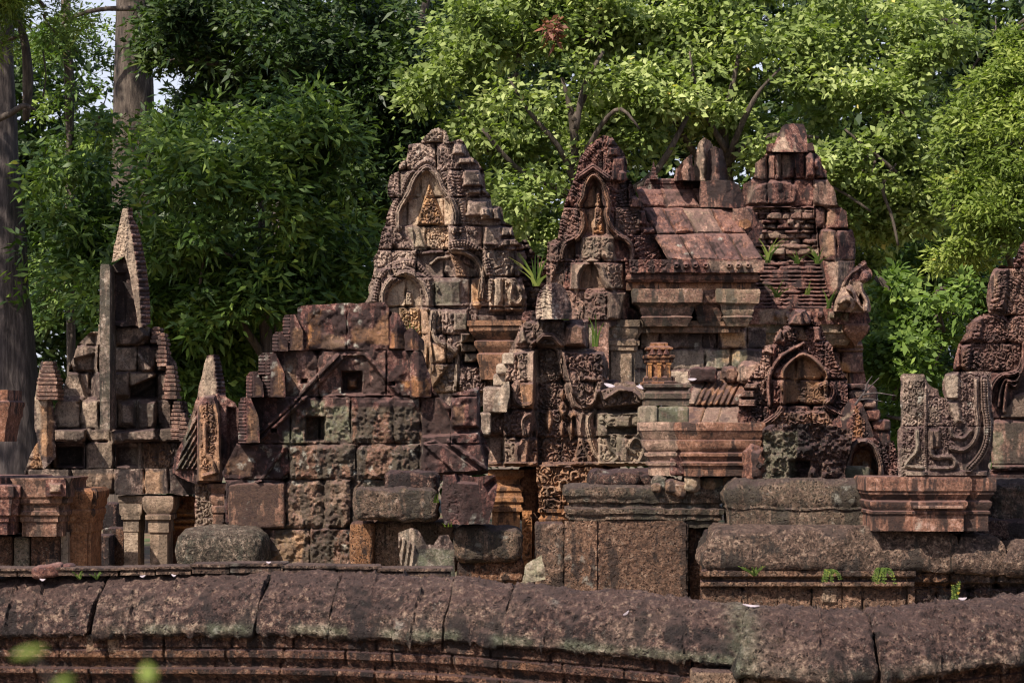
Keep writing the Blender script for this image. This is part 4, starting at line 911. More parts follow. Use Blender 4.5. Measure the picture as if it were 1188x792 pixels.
# ------------------------------------------------------------------ long vaulted hall
def vaulted_hall():
    p = thing('vaulted_hall', 'reddish hall with carved flame gable at left and sloping slab roof between towers', 'temple hall', 760, 28.6)
    D = 28.0
    # gable face
    out = [(634, 345), (634, 300), (635, 281), (648, 276), (650, 256), (655, 238), (662, 218), (668, 205), (671, 188), (680, 172), (690, 163), (700, 157), (710, 160), (716, 168), (724, 178), (727, 188), (727, 205), (733, 212), (738, 228), (746, 236), (750, 256), (760, 268), (764, 290), (772, 306), (772, 330), (730, 345), (728, 372), (706, 380), (706, 445), (660, 445), (660, 345)]
    r = Rel(D - .3, out, seed=61, step=.9, wear=1.2)
    r.fold(706, .30, .85)
    r.courses([150, 210, 241, 272, 304, 336, 372, 410, 445], 26, 40, g=.05, off=.02, gw=.9)
    r.carve([(640, 300), (670, 190), (700, 158), (726, 180), (740, 230), (765, 300), (730, 372), (640, 345)], .05, 5)
    oL = crv([(640, 300), (652, 262), (664, 222), (675, 190), (700, 162), (716, 182), (722, 212), (738, 250), (752, 290), (760, 304)], 4)
    r.flame(oL, 20, .13, 5, .3)
    fr = crv([(652, 300), (656, 285), (670, 276), (678, 262), (676, 246), (672, 238), (677, 228), (680, 214), (688, 203), (698, 212), (703, 226), (706, 236), (704, 250), (710, 266), (722, 276), (730, 284)], 4)
    r.up(fr + [(725, 302), (650, 302)], -.04, 2)
    r.up(crv([(680, 272), (680, 246), (678, 236), (684, 220), (690, 209), (697, 220), (700, 236), (704, 246), (705, 272)], 4), -.06, 2, pale=.45, orange=.35)
    r.band(fr, 6.5, .13, orange=.25, pale=.2)
    r.band([(672, 205), (688, 194), (706, 207)], 7, .14, groove=True)
    r.up([(690, 222), (697, 222), (702, 272), (686, 272)], .09, 3, carve=.08, cell=3.5)
    r.up([(684, 256), (692, 252), (693, 266), (686, 266)], .04, 2, pale=1.).tint([(690, 260), (700, 260), (702, 272), (688, 272)], orange=.8)
    r.up([(656, 280), (668, 276), (668, 302), (658, 302)], -.10, 2, orange=.35)
    r.up([(673, 274), (692, 272), (714, 274), (714, 302), (674, 302)], .07, 3, carve=.06, cell=6, pale=.5, moss=.15)
    r.band(crv([(716, 275), (727, 278), (733, 290), (733, 302)], 4), 6, .1, pale=.3)
    # smaller arch below
    r.up([(662, 304), (724, 304), (724, 336), (660, 337)], .08, 2, pale=.55)
    r.up(crv([(672, 336), (673, 320), (680, 308), (688, 305), (694, 312), (698, 324), (704, 336)], 4), -.14, 2, dark=.2, orange=.3)
    r.band(crv([(669, 337), (670, 318), (678, 306), (688, 302), (698, 310), (702, 324), (712, 337)], 4), 5, .09, pale=.8).carve([(700, 306), (724, 306), (724, 334), (708, 334)], .07, 5)
    r.up([(662, 338), (728, 338), (726, 372), (662, 372)], .03, 2, carve=.07, cell=7, pale=.3).up([(705, 338), (728, 338), (720, 372), (705, 370)], .06, 3, pale=.6)
    r.up([(636, 282), (650, 280), (650, 305), (638, 335)], .08, 3, carve=.07, cell=5)
    r.tint([(634, 345), (660, 345), (660, 445), (634, 445)], pale=.2)
    # bare side blocks of the gable's right flank
    for b in ((704, 160, 716, 170), (704, 170, 720, 182), (708, 182, 727, 212), (716, 198, 736, 214), (730, 228, 746, 242), (738, 244, 752, 262), (744, 264, 764, 272)):
        x0, y0, x1, y1 = b; r.up([(x0, y1), (x0 + 2, y0), (x1 - 2, y0), (x1, y1)], .12, 3)
    r.worn(.012).build('carved_gable', M['red'], p, t=.8)
    # sloping slab roof
    rows = [((738, 836), (744, 845), 219, 241, 0), ((744, 852), (762, 866), 241, 272, 1), ((758, 866), (775, 885), 271, 303, 2)]
    for (xa, xb), (xc, xd), y0, y1, k in rows:
        rr = random.Random(k + 3); n = (3, 4, 4)[k]; cuts = np.linspace(0, 1, n + 1); cuts[1:-1] += [rr.uniform(-.07, .07) for _ in range(n - 1)]
        for j in range(n):
            a, b = cuts[j], cuts[j + 1]
            pl = [(xa + (xb - xa) * a + .1, y0 + rr.uniform(-.5, 1.5)), (xa + (xb - xa) * b - .1, y0 + rr.uniform(-.5, 1.5)), (xc + (xd - xc) * b - .1, y1 + rr.uniform(-2, 1)), (xc + (xd - xc) * a + .1, y1 + rr.uniform(-2, 1))]
            r = Rel(D + .75 - .33 * k, pl, seed=62 + 5 * k + j, step=.95, wear=.8)
            r.H += (r.Y - y0) * r.s * .95 + .02 * rr.uniform(-1, 1); r.H -= .05 * (1 - sst(0, 3, r.S)); r.H += .004 * np.cos((r.X + (r.Y - y0) * -.6) * 1.3) + .015 * fbm(r.X / 6, r.Y / 6, 3, k + j, 3)
            r.T[..., 0] = rr.choice([0, .1, .5, 0]); r.T[..., 1] = rr.uniform(0, .12); r.worn(.02)
            r.build('roof_slab', M['red'], p, t=.3)
    r = Rel(D + 1.05, [(738, 217), (848, 217), (884, 304), (770, 304)], seed=68); r.H += (r.Y - 219) * r.s * .9; r.build('roof_core', M['dark'], p, t=.8)
    V, Q = pblock(700, 232, 860, 380, D + 1.0, 2.0, r=.1, seed=4, step=.3); mk('inner_masonry', V, Q, M['dark'], p)
    # ridge stones and stone cluster at the right end of the ridge
    moulded('ridge_beam', 750, 812, D + .9, .3, [(0, 220), (0, 214), (1, 213), (1, 209), (-1, 207)], M['dark'], p, rough=.01)
    moulded('ridge_finial', 755, 762, D + .8, .12, [(1, 208), (1, 204), (-1, 203), (-.5, 200), (-1.5, 199), (-1, 195), (-2.2, 194), (-2.5, 190), (-3.2, 187)], M['dark'], p, rough=.002, step=.02)
    for k, (pl, fx, t_) in enumerate((([(803, 209), (806, 185), (810, 166), (817, 160), (824, 164), (830, 178), (834, 209)], 815, (.55, 0, .1, 0)), ([(819, 209), (822, 175), (830, 170), (838, 174), (842, 190), (845, 209)], 826, (.15, 0, 0, 0)), ([(782, 209), (784, 196), (792, 188), (802, 178), (806, 209)], 796, (.2, 0, 0, 0)), ([(812, 240), (812, 210), (846, 209), (858, 214), (862, 240)], 842, (.1, 0, 0, 0)), ([(836, 241), (840, 226), (850, 220), (862, 224), (864, 241)], 850, (0, 0, 0, 0)),
                                      ([(850, 272), (850, 242), (866, 241), (872, 250), (872, 272)], 862, (.2, 0, 0, 0)), ([(857, 262), (858, 256), (866, 254), (872, 258), (871, 263), (864, 266)], 862, (.1, .5, 0, 0)))):
        r = Rel(D + .55 - .06 * k, pl, seed=70 + k, step=.9, wear=1.0); r.fold(fx, .3, .8); r.T[...] = np.array(t_); r.H += (.06 * np.cos(r.X / 2.6 + fbm(r.Y / 20, r.X / 9, 1, k, 2)) + .05 * fbm(r.X / 6, r.Y / 12, 2, k, 3)) * (k < 3); r.worn(.02); r.build('ridge_stone', M['red'], p, t=.5, back=True)
    r = Rel(D + .1, [(853, 303), (858, 284), (868, 272), (882, 256), (886, 262), (880, 276), (872, 303)], seed=80, step=.9); r.fold(862, .2, .8); r.tint([(853, 303), (858, 284), (868, 290), (866, 303)], pale=.7); r.worn(.02); r.build('curved_end_stone', M['red'], p, t=.5, back=True)
    # cornice: roundels, mouldings, deep ledge
    r = Rel(D - .42, rect(730, 301, 886, 316), seed=81, step=.85, wear=.8)
    for x in (785, 796, 807, 819, 846, 857, 868):
        c = [(x + 4.6 * math.cos(a), 308 + 4.6 * math.sin(a)) for a in np.linspace(0, 6.28, 12)]; r.up(c, .07, 2.5).up([(x + 2 * math.cos(a), 308 + 2 * math.sin(a)) for a in np.linspace(0, 6.28, 8)], -.04, 1.5)
    r.carve(rect(730, 301, 776, 316), .05, 6).tint(rect(820, 301, 886, 316), pale=.4).worn(.012); r.build('roundel_frieze', M['red'], p, t=.8)
    W0, W1 = 738, 868
    for nm, a, b, dd, rws, t_, m in (('moulding', 728, 880, -.32, [(-2, 327), (2, 324), (2, 320), (0, 318), (0, 315.5)], (.1, .1, 0, 0), 'red'),
                               ('moulding', 728, 876, -.22, [(-1, 338), (1, 337), (1, 328), (-1, 326.5)], (.1, .45, 0, 0), 'red'),
                               ('deep_ledge', 740, 808, -.35, [(-10, 378), (-8, 374), (-4, 368), (-6, 366), (-3, 360), (-3, 357), (0, 354), (6, 351), (7, 338), (6, 335)], (.1, .05, .15, .15), 'red'),
                               ('deep_ledge', 836, 876, -.30, [(-8, 378), (-6, 374), (-2, 368), (-4, 366), (-1, 360), (-1, 357), (0, 354), (5, 351), (6, 338), (5, 335)], (.3, .1, .25, .1), 'red'),
                               ('deep_ledge', 806, 840, -.20, [(-6, 378), (-2, 368), (-3, 366), (0, 358), (0, 354), (4, 351), (4, 338), (3, 336)], (.0, .05, .1, .3), 'red'),
                               ('lower_ledge', 744, 858, -.12, [(0, 386), (0, 380), (3, 378), (3, 372)], (.2, .2, .1, .1), 'red')):
        moulded(nm, a, b, D + dd, 1.0, rws, M[m], p, tint=t_, seed=int(a), rough=.025)
    # wall below
    r = Rel(D + .05, rect(690, 380, 888, 445), seed=83)
    r.courses([378, 404.5, 429, 446], joints={0: [742, 765, 815, 833, 866], 1: [722, 748, 780, 818, 848], 2: [700, 760, 812]}, g=.07, off=.05)
    r.tint(rect(765, 380, 815, 404), dark=.45).tint(rect(742, 380, 764, 404), pale=.4, orange=.2).tint([(833, 384), (866, 384), (866, 404), (838, 402)], orange=.8, pale=.5).tint(rect(700, 405, 815, 429), pale=.75).tint(rect(818, 405, 866, 429), moss=.4, pale=.4).tint(rect(836, 404, 866, 420), orange=.6, pale=.4).tint(rect(695, 430, 815, 445), pale=.8).tint(rect(868, 380, 890, 430), dark=.7)
    r.tint(rect(812, 432, 870, 446), dark=.5).worn(.03).build('wall_below', M['pale'], p, t=1.0)
    moulded('pilaster_capital', 702, 740, D - .15, .6, [(-3, 445), (-3, 408), (0, 406), (0, 402), (2, 400), (2, 395), (0, 393), (4, 386), (4, 381), (6, 379), (6, 371)], M['grey'], p, tint=(.45, .15, .1, 0), rough=.012, red=.04)
    V, Q = pblock(682, 372, 704, 402, D - .25, .4, r=.08, rough=.03, seed=5, step=.02); mk('rough_stone', V, Q, M['grey'], p, tint=(.5, 0, .3, 0))
vaulted_hall()

# ------------------------------------------------------------------ tower with broken brick core (right)
def brick_tower():
    p = thing('brick_core_tower', 'right tower with wedge top stone and exposed rubble brick core', 'temple tower', 935, 31.6)
    D = 31.0
    r = Rel(D, [(907, 147), (911, 144), (932, 144), (935, 152), (937, 168), (938, 176), (896, 176), (897, 170)], seed=91, step=.9, wear=.5)
    ex = np.interp(r.Y, [144, 176], [909, 921]); r.H -= np.clip(r.X - ex, 0, 99) * 1.1 * r.s; r.H += (r.Y - 145) * r.s * .35
    r.tint([(909, 147), (896, 176), (919, 176)], pale=.75).tint([(922, 162), (926, 176), (918, 176)], pale=.8); r.worn(.012).build('wedge_stone', M['red'], p, t=.7, back=True)
    r = Rel(D + .1, [(889, 178), (890, 168), (898, 166), (943, 166), (945, 178), (952, 182), (954, 192), (959, 198), (960, 208), (967, 218), (972, 238), (982, 246), (984, 265), (990, 268), (993, 300), (992, 305), (988, 330), (984, 372), (866, 372), (868, 300), (862, 262), (862, 240), (862, 214), (874, 208), (877, 190), (884, 184)], seed=92)
    J = {0: [900, 920], 1: [890, 900, 906, 922, 935, 945], 2: [890, 920, 944], 3: [945, 958], 4: [951, 970]}
    r.courses([160, 177.5, 208, 240, 266, 303], joints=J, g=.08, off=.05)
    r.H += (r.Y < 240) * .03 * np.cos(r.X / 3.5)
    r.up([(932, 180), (940, 178), (952, 186), (956, 207), (934, 207)], .10, 5).up([(940, 186), (950, 184), (954, 197), (942, 197)], .06, 4)
    r.up(crv([(866, 238), (870, 222), (885, 212), (905, 209), (922, 214), (926, 226), (922, 238)], 3), .08, 3, dark=.25, carve=.03)
    # rubble core
    core = [(872, 240), (944, 241), (948, 268), (951, 304), (870, 305), (880, 262)]
    q = sdf(r.X, r.Y, core); k = sst(0, 1.5, q)
    r2 = Rel(D, rect(820, 200, 1010, 400), seed=93)
    r.H -= .07 * k
    c = Rel(D + .1, [(889, 178), (993, 305), (862, 372)], seed=1); c.X, c.Y = r.X, r.Y; c.S = r.S; c.H = np.zeros(r.X.shape); c.T = np.zeros(r.T.shape); c.seed = 94
    c.courses(list(np.cumsum([236] + [6.5, 4, 8, 5, 7, 4, 7, 6, 4, 8, 5, 7])), 7, 20, g=.08, off=.05, gw=.9); r.H += k * c.H; r.T[..., 0] += k * (c.T[..., 0] * 2 + .45)
    c.H[:] = 0; c.courses(list(np.arange(304, 374, 4.6)), 60, 90, g=.07, off=.02, gw=.8, tilt=0); lo = sst(0, 1, sdf(r.X, r.Y, [(868, 304), (951, 304), (958, 330), (970, 360), (866, 360)]))
    r.H += lo * (c.H + (r.Y - 304) * r.s * .3 - .05); r.T[..., 3] = np.maximum(r.T[..., 3], lo * .25)
    r.up([(950, 266), (993, 266), (993, 305), (988, 340), (962, 345), (954, 310)], .16, 2); r.fold(972, 0, 1.3, [(950, 266), (995, 266), (995, 305), (985, 345), (962, 345)])
    r.tint([(954, 268), (970, 268), (968, 296), (952, 300)], pale=.5, orange=.3).tint([(956, 300), (990, 298), (980, 330), (966, 340)], pale=.55).tint([(900, 180), (918, 178), (918, 206), (900, 206)], pale=.45).tint([(866, 214), (880, 212), (868, 236)], pale=.5).tint(rect(955, 240, 970, 262), pale=.4, orange=.2)
    r.worn(.02).build('stepped_tower_body', M['red'], p, t=1.6)
    # cornices
    r = Rel(D - .45, [(868, 358), (1006, 358), (1010, 372), (1007, 376), (868, 376)], seed=95, wear=.8)
    for x in (902, 914, 926, 938, 952, 966, 980): r.up([(x + 5 * math.cos(a), 366 + 5.5 * math.sin(a)) for a in np.linspace(0, 6.28, 12)], .08, 3)
    r.tint(rect(880, 358, 915, 376), pale=.6).tint(rect(960, 360, 985, 372), moss=.6).fold(988, 0, .9).worn(.012); r.build('roundel_frieze', M['red'], p, t=1.0)
    for nm, a, b, dd, rws, t_ in (('cornice', 864, 990, -.35, [(-6, 400), (-3, 396), (0, 391), (0, 388), (4, 386), (4, 377), (5, 375)], (.3, 0, .3, 0)), ('cornice_corner', 985, 1002, -.5, [(-8, 402), (-5, 396), (0, 392), (3, 388), (6, 384), (6, 378), (3, 375)], (.1, .2, 0, 0))):
        moulded(nm, a, b, D + dd, 1.2, rws, M['red'], p, tint=t_, seed=int(a), rough=.015)
    r = Rel(D + .05, [(866, 394), (1000, 394), (1002, 430), (1010, 470), (1020, 500), (866, 500)], seed=97); r.courses([392, 408, 432, 446, 460, 474, 488, 502], 22, 40, g=.09, off=.07); r.fold(986, 0, .8)
    r.tint([(974, 420), (984, 420), (990, 448), (976, 450)], orange=.8, pale=.7).tint(rect(985, 445, 1020, 500), pale=.35).ledges(rect(866, 396, 1004, 412), [(398, 402, .1), (405, 409, .06)]).worn(.02).build('lower_wall', M['red'], p, t=1.2)
brick_tower()

# crouching stone guardian on the cornice corner
def guardian():
    p = thing('guardian_statue', 'weathered crouching guardian figure with crest, on the cornice corner of the right tower', 'statue', 990, 30.5, z=float(zof(359, 30.3)))
    D = 30.3
    out = crv([(967, 361), (969, 350), (974, 338), (978, 327), (985, 317), (994, 308), (1003, 302), (1006, 309), (1011, 315), (1011, 322), (1006, 327), (1001, 330), (1003, 338), (1008, 347), (1010, 360), (1000, 362), (985, 362), (967, 361)], 4)
    r = Rel(D, out, seed=7, step=.75, wear=.8)
    r.up(crv([(969, 360), (970, 345), (979, 332), (990, 330), (994, 345), (988, 360), (969, 360)], 4), .16, 8)
    r.up(crv([(996, 326), (998, 316), (1004, 312), (1011, 318), (1009, 326), (1002, 330), (996, 326)], 4), .14, 5)
    r.band(crv([(984, 334), (990, 338), (994, 348), (1004, 360)]), 6, .14, groove=False).band(crv([(998, 330), (1000, 340), (1005, 349), (1005, 360)]), 5, .16, groove=False).band(crv([(974, 350), (984, 346), (990, 353), (984, 361)]), 7, .13, groove=False)
    r.flame([(978, 332), (986, 318), (1003, 304)], 9, .08, 4).band(crv([(980, 330), (986, 319), (996, 312), (1004, 306)]), 3.5, .07)
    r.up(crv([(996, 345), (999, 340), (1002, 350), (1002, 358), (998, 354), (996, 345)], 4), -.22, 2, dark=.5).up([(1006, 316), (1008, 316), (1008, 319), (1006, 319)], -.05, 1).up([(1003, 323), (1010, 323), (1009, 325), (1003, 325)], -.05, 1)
    r.tint(rect(965, 325, 1012, 362), pale=.55).tint([(978, 330), (985, 315), (1004, 302), (1006, 310), (990, 322)], pale=.1); r.worn(.015)
    r.build('guardian_body', M['redpale'], p, t=.38, back=True)
guardian()

# ------------------------------------------------------------------ low vaulted annex with arched gable
def arched_annex():
    p = thing('vaulted_annex', 'small annex with half barrel roof and dark carved gable round an arched niche', 'temple annex', 905, 24.6)
    D = 24.2
    out = [(855, 500), (858, 462), (868, 440), (880, 425), (886, 402), (897, 399), (900, 386), (912, 376), (914, 366), (921, 359), (934, 359), (942, 370), (953, 378), (957, 392), (966, 402), (968, 416), (976, 428), (982, 440), (984, 462), (990, 480), (996, 500)]
    r = Rel(D - .3, out, seed=101, step=.9)
    r.courses([355, 378, 396, 440, 470, 502], 24, 40, g=.06, off=.03)
    r.carve([(858, 500), (886, 402), (930, 362), (966, 404), (992, 500)], .08, 5)
    r.flame(crv([(862, 470), (880, 430), (900, 400), (930, 376), (958, 400), (974, 430), (984, 465)], 4), 12, .10, 4.5)
    r.up([(913, 377), (922, 359), (935, 359), (943, 378)], .10, 2).up([(912, 378), (926, 360), (931, 362), (931, 378)], .08, 2, pale=.2)
    r.up([(925, 396), (930, 368), (938, 396)], .03, 2, pale=.5, orange=.4, carve=.04, cell=3)
    r.up([(896, 398), (906, 380), (913, 384), (912, 400)], .10, 3).up([(884, 408), (892, 398), (902, 402), (900, 414)], .08, 3).up([(942, 378), (952, 378), (954, 396), (944, 398)], .08, 3)
    n = crv([(909, 472), (909, 446), (911, 430), (918, 420), (932, 413), (946, 420), (955, 432), (957, 446), (956, 472)], 4)
    r.up([(893, 470), (896, 430), (932, 404), (964, 430), (968, 470)], .05, 4, carve=.06, cell=4.5)
    r.up(n, -.09, 2, orange=.55, pale=.45); r.tint([(909, 444), (957, 444), (956, 472), (909, 472)], dark=.5); r.tint([(927, 414), (934, 414), (936, 472), (925, 472)], dark=.9)  # dark tint paints shade inside the niche
    r.carve([(925, 448), (956, 448), (956, 470), (925, 470)], .05, 5)
    r.band(crv([(908, 452), (909, 432), (918, 419), (932, 411), (947, 419), (957, 432), (958, 452)], 4), 5, .09, pale=.25, orange=.3)
    r.band(crv([(893, 470), (892, 440), (902, 418), (914, 408), (932, 398)], 4), 4.5, .13, pale=.1, groove=False)
    r.band(crv([(870, 498), (882, 494), (900, 482), (908, 470), (909, 452), (906, 446)], 4), 7, .12, pale=.15).band(crv([(952, 448), (962, 444), (968, 452), (965, 462), (958, 470), (970, 478), (984, 484)], 4), 7, .12)
    r.up([(884, 500), (905, 476), (958, 476), (975, 500)], .06, 3, carve=.09, cell=6, orange=.25, pale=.2)
    for b in ((856, 436, 872, 444), (850, 444, 880, 452), (858, 452, 876, 462), (850, 462, 878, 472)): r.up(rect(*b), .12, 2, pale=.2)
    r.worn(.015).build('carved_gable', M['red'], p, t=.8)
    # side roof: two tiers of curved slabs
    D2 = D - .12
    for k, (pl, t_) in enumerate((([(808, 439.5), (820, 440), (806, 469.5), (797, 470)], (.6, 0, 0, 0)), ([(820, 440), (836, 440), (822, 470), (806, 470)], (.25, .4, 0, 0)), ([(836, 440), (861, 439), (846, 470), (822, 470)], (.25, .55, 0, 0)), ([(861, 440), (871, 441), (862, 470), (847, 470)], (.1, .3, 0, 0)),
                               ([(796, 471), (819, 471), (812, 492), (788, 492)], (.4, .35, 0, 0)), ([(820, 471), (838, 471), (832, 492), (813, 492)], (.75, .15, 0, 0)), ([(838, 471), (866, 471), (862, 492), (833, 492)], (.75, .1, 0, 0)))):
        r = Rel(D2 + .3 - .26 * (k > 3), pl, seed=110 + k, step=.9, wear=.5); y0 = 440 if k < 4 else 471
        u = (r.Y - y0) / 30; r.H += .30 * np.sin(np.clip(u, 0, 1) * 1.3); r.T[...] = np.array(t_); r.H -= .04 * (1 - sst(0, 2.5, r.S))
        if k in (1, 2): sk = r.X + (r.Y - 440) * .5; r.H += .02 * np.cos(sk * .9)
        if k == 3: r.carve(pl, .04, 5)
        r.worn(.015).build('roof_slab', M['redpale'], p, t=.35)
    r = Rel(D2 + .25, [(846, 468), (856, 462), (866, 466), (864, 478), (850, 482)], seed=5); r.T[..., 0] = .4; r.worn().build('boss_stone', M['redpale'], p, t=.3, back=True)
    # right end: small side gable and tapering courses
    r = Rel(D - .45, [(958, 500), (962, 492), (974, 480), (984, 463), (994, 461), (1000, 468), (1007, 484), (1013, 505), (1010, 512), (960, 512)], seed=121, step=.9)
    ex = np.interp(r.Y, [462, 490, 512], [992, 984, 978]); r.H -= np.clip(ex - r.X, 0, 99) * .8 * r.s; r.H += np.clip(ex - r.X, 0, 1) * .0
    r.carve([(993, 466), (1004, 486), (1010, 508), (984, 508), (986, 485)], .06, 4.5).tint([(993, 470), (1004, 490), (1004, 508), (986, 508)], orange=.5).tint([(975, 486), (990, 474), (992, 478), (978, 490)], pale=.9); r.worn(.012)
    r.build('side_gable', M['red'], p, t=.5, back=True)
    for k, b in enumerate(((984, 444, 1004, 452), (985, 452, 1010, 463), (1000, 463, 1018, 474), (1004, 474, 1022, 488), (1012, 486, 1034, 500), (1008, 496, 1034, 520))):
        stoneblk('end_stone', *b, D - .1 + .04 * k, .5, M['redpale'] if k in (1, 2) else M['red'], p, tint=(.3 * (k in (1, 2)), 0, 0, 0), seed=k, r=.04, rough=.02, step=.02)
    V, Q = pblock(800, 445, 1020, 560, D + .25, 1.6, r=.1, seed=4, step=.3); mk('inner_masonry', V, Q, M['dark'], p)
arched_annex()

# small turret on its plinth
def turret():
    p = thing('small_turret', 'tiny reddish carved turret with orange corner posts on a dark plinth', 'turret', 765, 22.6)
    D = 22.4
    moulded('turret_body', 751, 779, D, .26, [(7, 446), (7, 443), (4, 442), (4, 438), (0, 436), (0, 421), (2, 420), (2, 417), (4, 415), (4, 412), (-1, 411), (-2, 407), (2, 405), (2, 403), (-4, 401), (-4, 398), (-6, 397)], M['red'], p, red=.035, tint=(0, .45, 0, .1), seed=3, rough=.01, step=.015)
    for x in (752, 763, 774): moulded('corner_post', x, x + 4, D - .03, .05, [(0, 442), (0, 424), (.8, 423), (.8, 421)], M['orange'], p, tint=(0, .9, 0, 0), rough=.002, step=.02)
    for k, x in enumerate((757, 765, 773)):
        r = Rel(D - .05, [(x - 4, 411), (x, 403), (x + 4, 411)], seed=k, step=.8, wear=.5); r.fold(x, .5, .5).build('antefix', M['red'], p, t=.08, back=True)
    moulded('plinth', 749, 800, D - .05, .6, [(0, 470), (0, 463), (2, 462), (2, 456), (0, 455), (-2, 452), (2, 449), (2, 446), (0, 445)], M['dark'], p, tint=(.2, 0, .2, 0), rough=.012, seed=4)
    stoneblk('plinth_block', 742, 470, 764, 492, D - .1, .5, M['grey'], p, tint=(.75, 0, .3, 0), seed=6); stoneblk('plinth_block', 763, 471, 800, 494, D - .08, .5, M['dark'], p, tint=(0, 0, .5, 0), seed=7)
turret()
# rough rubble lying before the hall wall
def rubble(b, D, lab, m, tint=None, **k):
    kk = dict(r=.06, rough=.05, step=.02); kk.update(k); dy = kk.pop('dy', .35)
    V, Q = pblock(*b, D, dy, **kk); tag(mk('rubble_stone', V, Q, m, tint=tint), lab, 'stone', 'loose rubble among the ruins')
rubble((801, 426, 832, 443), 24.2, 'dark purple rubble stone right of the small turret', M['dark'], seed=1)
rubble((838, 424, 858, 444), 24.2, 'second dark rubble stone, between the turret and the arched gable', M['dark'], tint=(.2, .1, 0, 0), seed=2)
rubble((858, 420, 884, 446), 24.0, 'knobbly brownish rubble stone touching the left flank of the arched gable', M['red'], tint=(.45, 0, 0, 0), seed=3, rough=.07)

# ------------------------------------------------------------------ laterite walls and pieces in the middle
def laterite_pier():
    p = thing('laterite_wall', 'orange-brown laterite wall stub with dark moulded cornice, in the centre right', 'wall', 725, 20.0)
    D = 19.8
    r = Rel(D, rect(655, 604, 798, 700), seed=131, wear=.6); r.courses([600, 705], joints={0: [693, 797]}, g=.010, off=.01, gw=.7); r.tint(rect(655, 600, 800, 705), orange=.10, pale=.15); r.worn(.012, 5)
    r.build('wall_face', M['later'], p, t=.8)
    stoneblk('corner_block', 621, 607, 655, 705, D + .03, .7, M['laterdark'], p, tint=(.2, .1, 0, 0), seed=3, step=.02, rough=.03)
    stoneblk('end_return', 798, 610, 822, 705, D + .12, .5, M['laterdark'], p, tint=(0, .2, 0, 0), seed=5, step=.02, rough=.03)
    V, Fc = loft(rectplan(662, 836, D, .8), [(o * D / F, zof(y, D)) for o, y in [(-3, 612), (-3, 604), (1, 603), (1, 598), (4, 596), (5, 590), (0, 588), (0, 584), (4, 582), (5, 577), (7, 575), (7, 570), (5, 565), (-2, 562)]], step=.018, rough=.045, seed=6)
    mk('cornice', V, Fc, M['laterdark'], p, tint=(.12, .05, .15, 0), sharp=45)
    V, Q = pblock(685, 544, 768, 570, D + .25, .6, r=.08, rough=.04, seed=9, step=.018); mk('top_course', V, Q, M['laterdark'], p)
    V, Q = pblock(692, 546, 742, 566, D + .1, .5, r=.08, rough=.04, seed=19, step=.018); mk('top_course', V, Q, M['laterdark'], p)
laterite_pier()
for k, (b, lab, t_) in enumerate((((758, 551, 776, 572), 'small dark chock stone at the left of the row under the capital', (0, 0, .2, .1)), ((770, 556, 800, 576), 'brown wedge chock stone under the left of the capital', (.1, .2, 0, 0)), ((793, 552, 812, 570), 'pale crusted chock stone under the middle of the capital', (.6, .2, .2, 0)),
                              ((812, 552, 842, 572), 'dark yellowish chock stone under the right half of the capital', (.1, .4, .2, .2)), ((838, 553, 864, 567), 'rounded orange chock stone under the right end of the capital', (.2, .8, 0, 0)), ((757, 560, 768, 572), 'tiny pale chock stone at the far left under the capital', (.6, .3, 0, 0)), ((800, 566, 836, 577), 'flat pinkish chip lying before the chock stones', (.6, .2, 0, 0)))):
    V, Q = pblock(*b, 19.75 - .04 * (k % 3), .3, r=.05, rough=.04, seed=140 + k, step=.015, tilt=R((-8, 14, 5, -4, 6, 10, 3)[k]))
    tag(mk('chock_stone', V, Q, M['grey'], tint=t_), lab, 'stone', 'chock stones under the capital')

def capital():
    p = thing('moulded_capital', 'large reddish sandstone capital block with stepped mouldings tapering downward', 'capital', 820, 19.6, z=float(zof(553, 19.6)))
    D = 19.55; s = D / F
    def q(x, d): return ((x - 594) * s, D + d)
    rows = [(-5, 552), (-5, 541), (-2, 540), (-1, 537), (-5, 535), (-3, 531), (0, 529), (0, 526), (-2, 524), (2, 520), (4, 513), (4, 511), (2, 510), (5, 505), (7, 500), (8, 499), (8, 491), (7, 489.5)]
    V, Fc = loft([q(790, .12), q(813, 0), q(880, .05), q(882, .6), q(790, .6)], [(o * s, zof(y, D)) for o, y in rows], step=.015, rough=.010, seed=3); mk('capital_block', V, Fc, M['red'], p, tint=(.08, .18, 0, 0), sharp=35)
    V, Fc = loft([q(752, .25), q(787, .14), q(787, .6), q(752, .6)], [(o * s, zof(y, D)) for o, y in rows], step=.015, rough=.010, seed=4); mk('capital_block', V, Fc, M['redpale'], p, tint=(.5, .05, 0, 0), sharp=35)
    stoneblk('core_block', 776, 493, 812, 552, D + .17, .4, M['redpale'], p, seed=3)
capital()

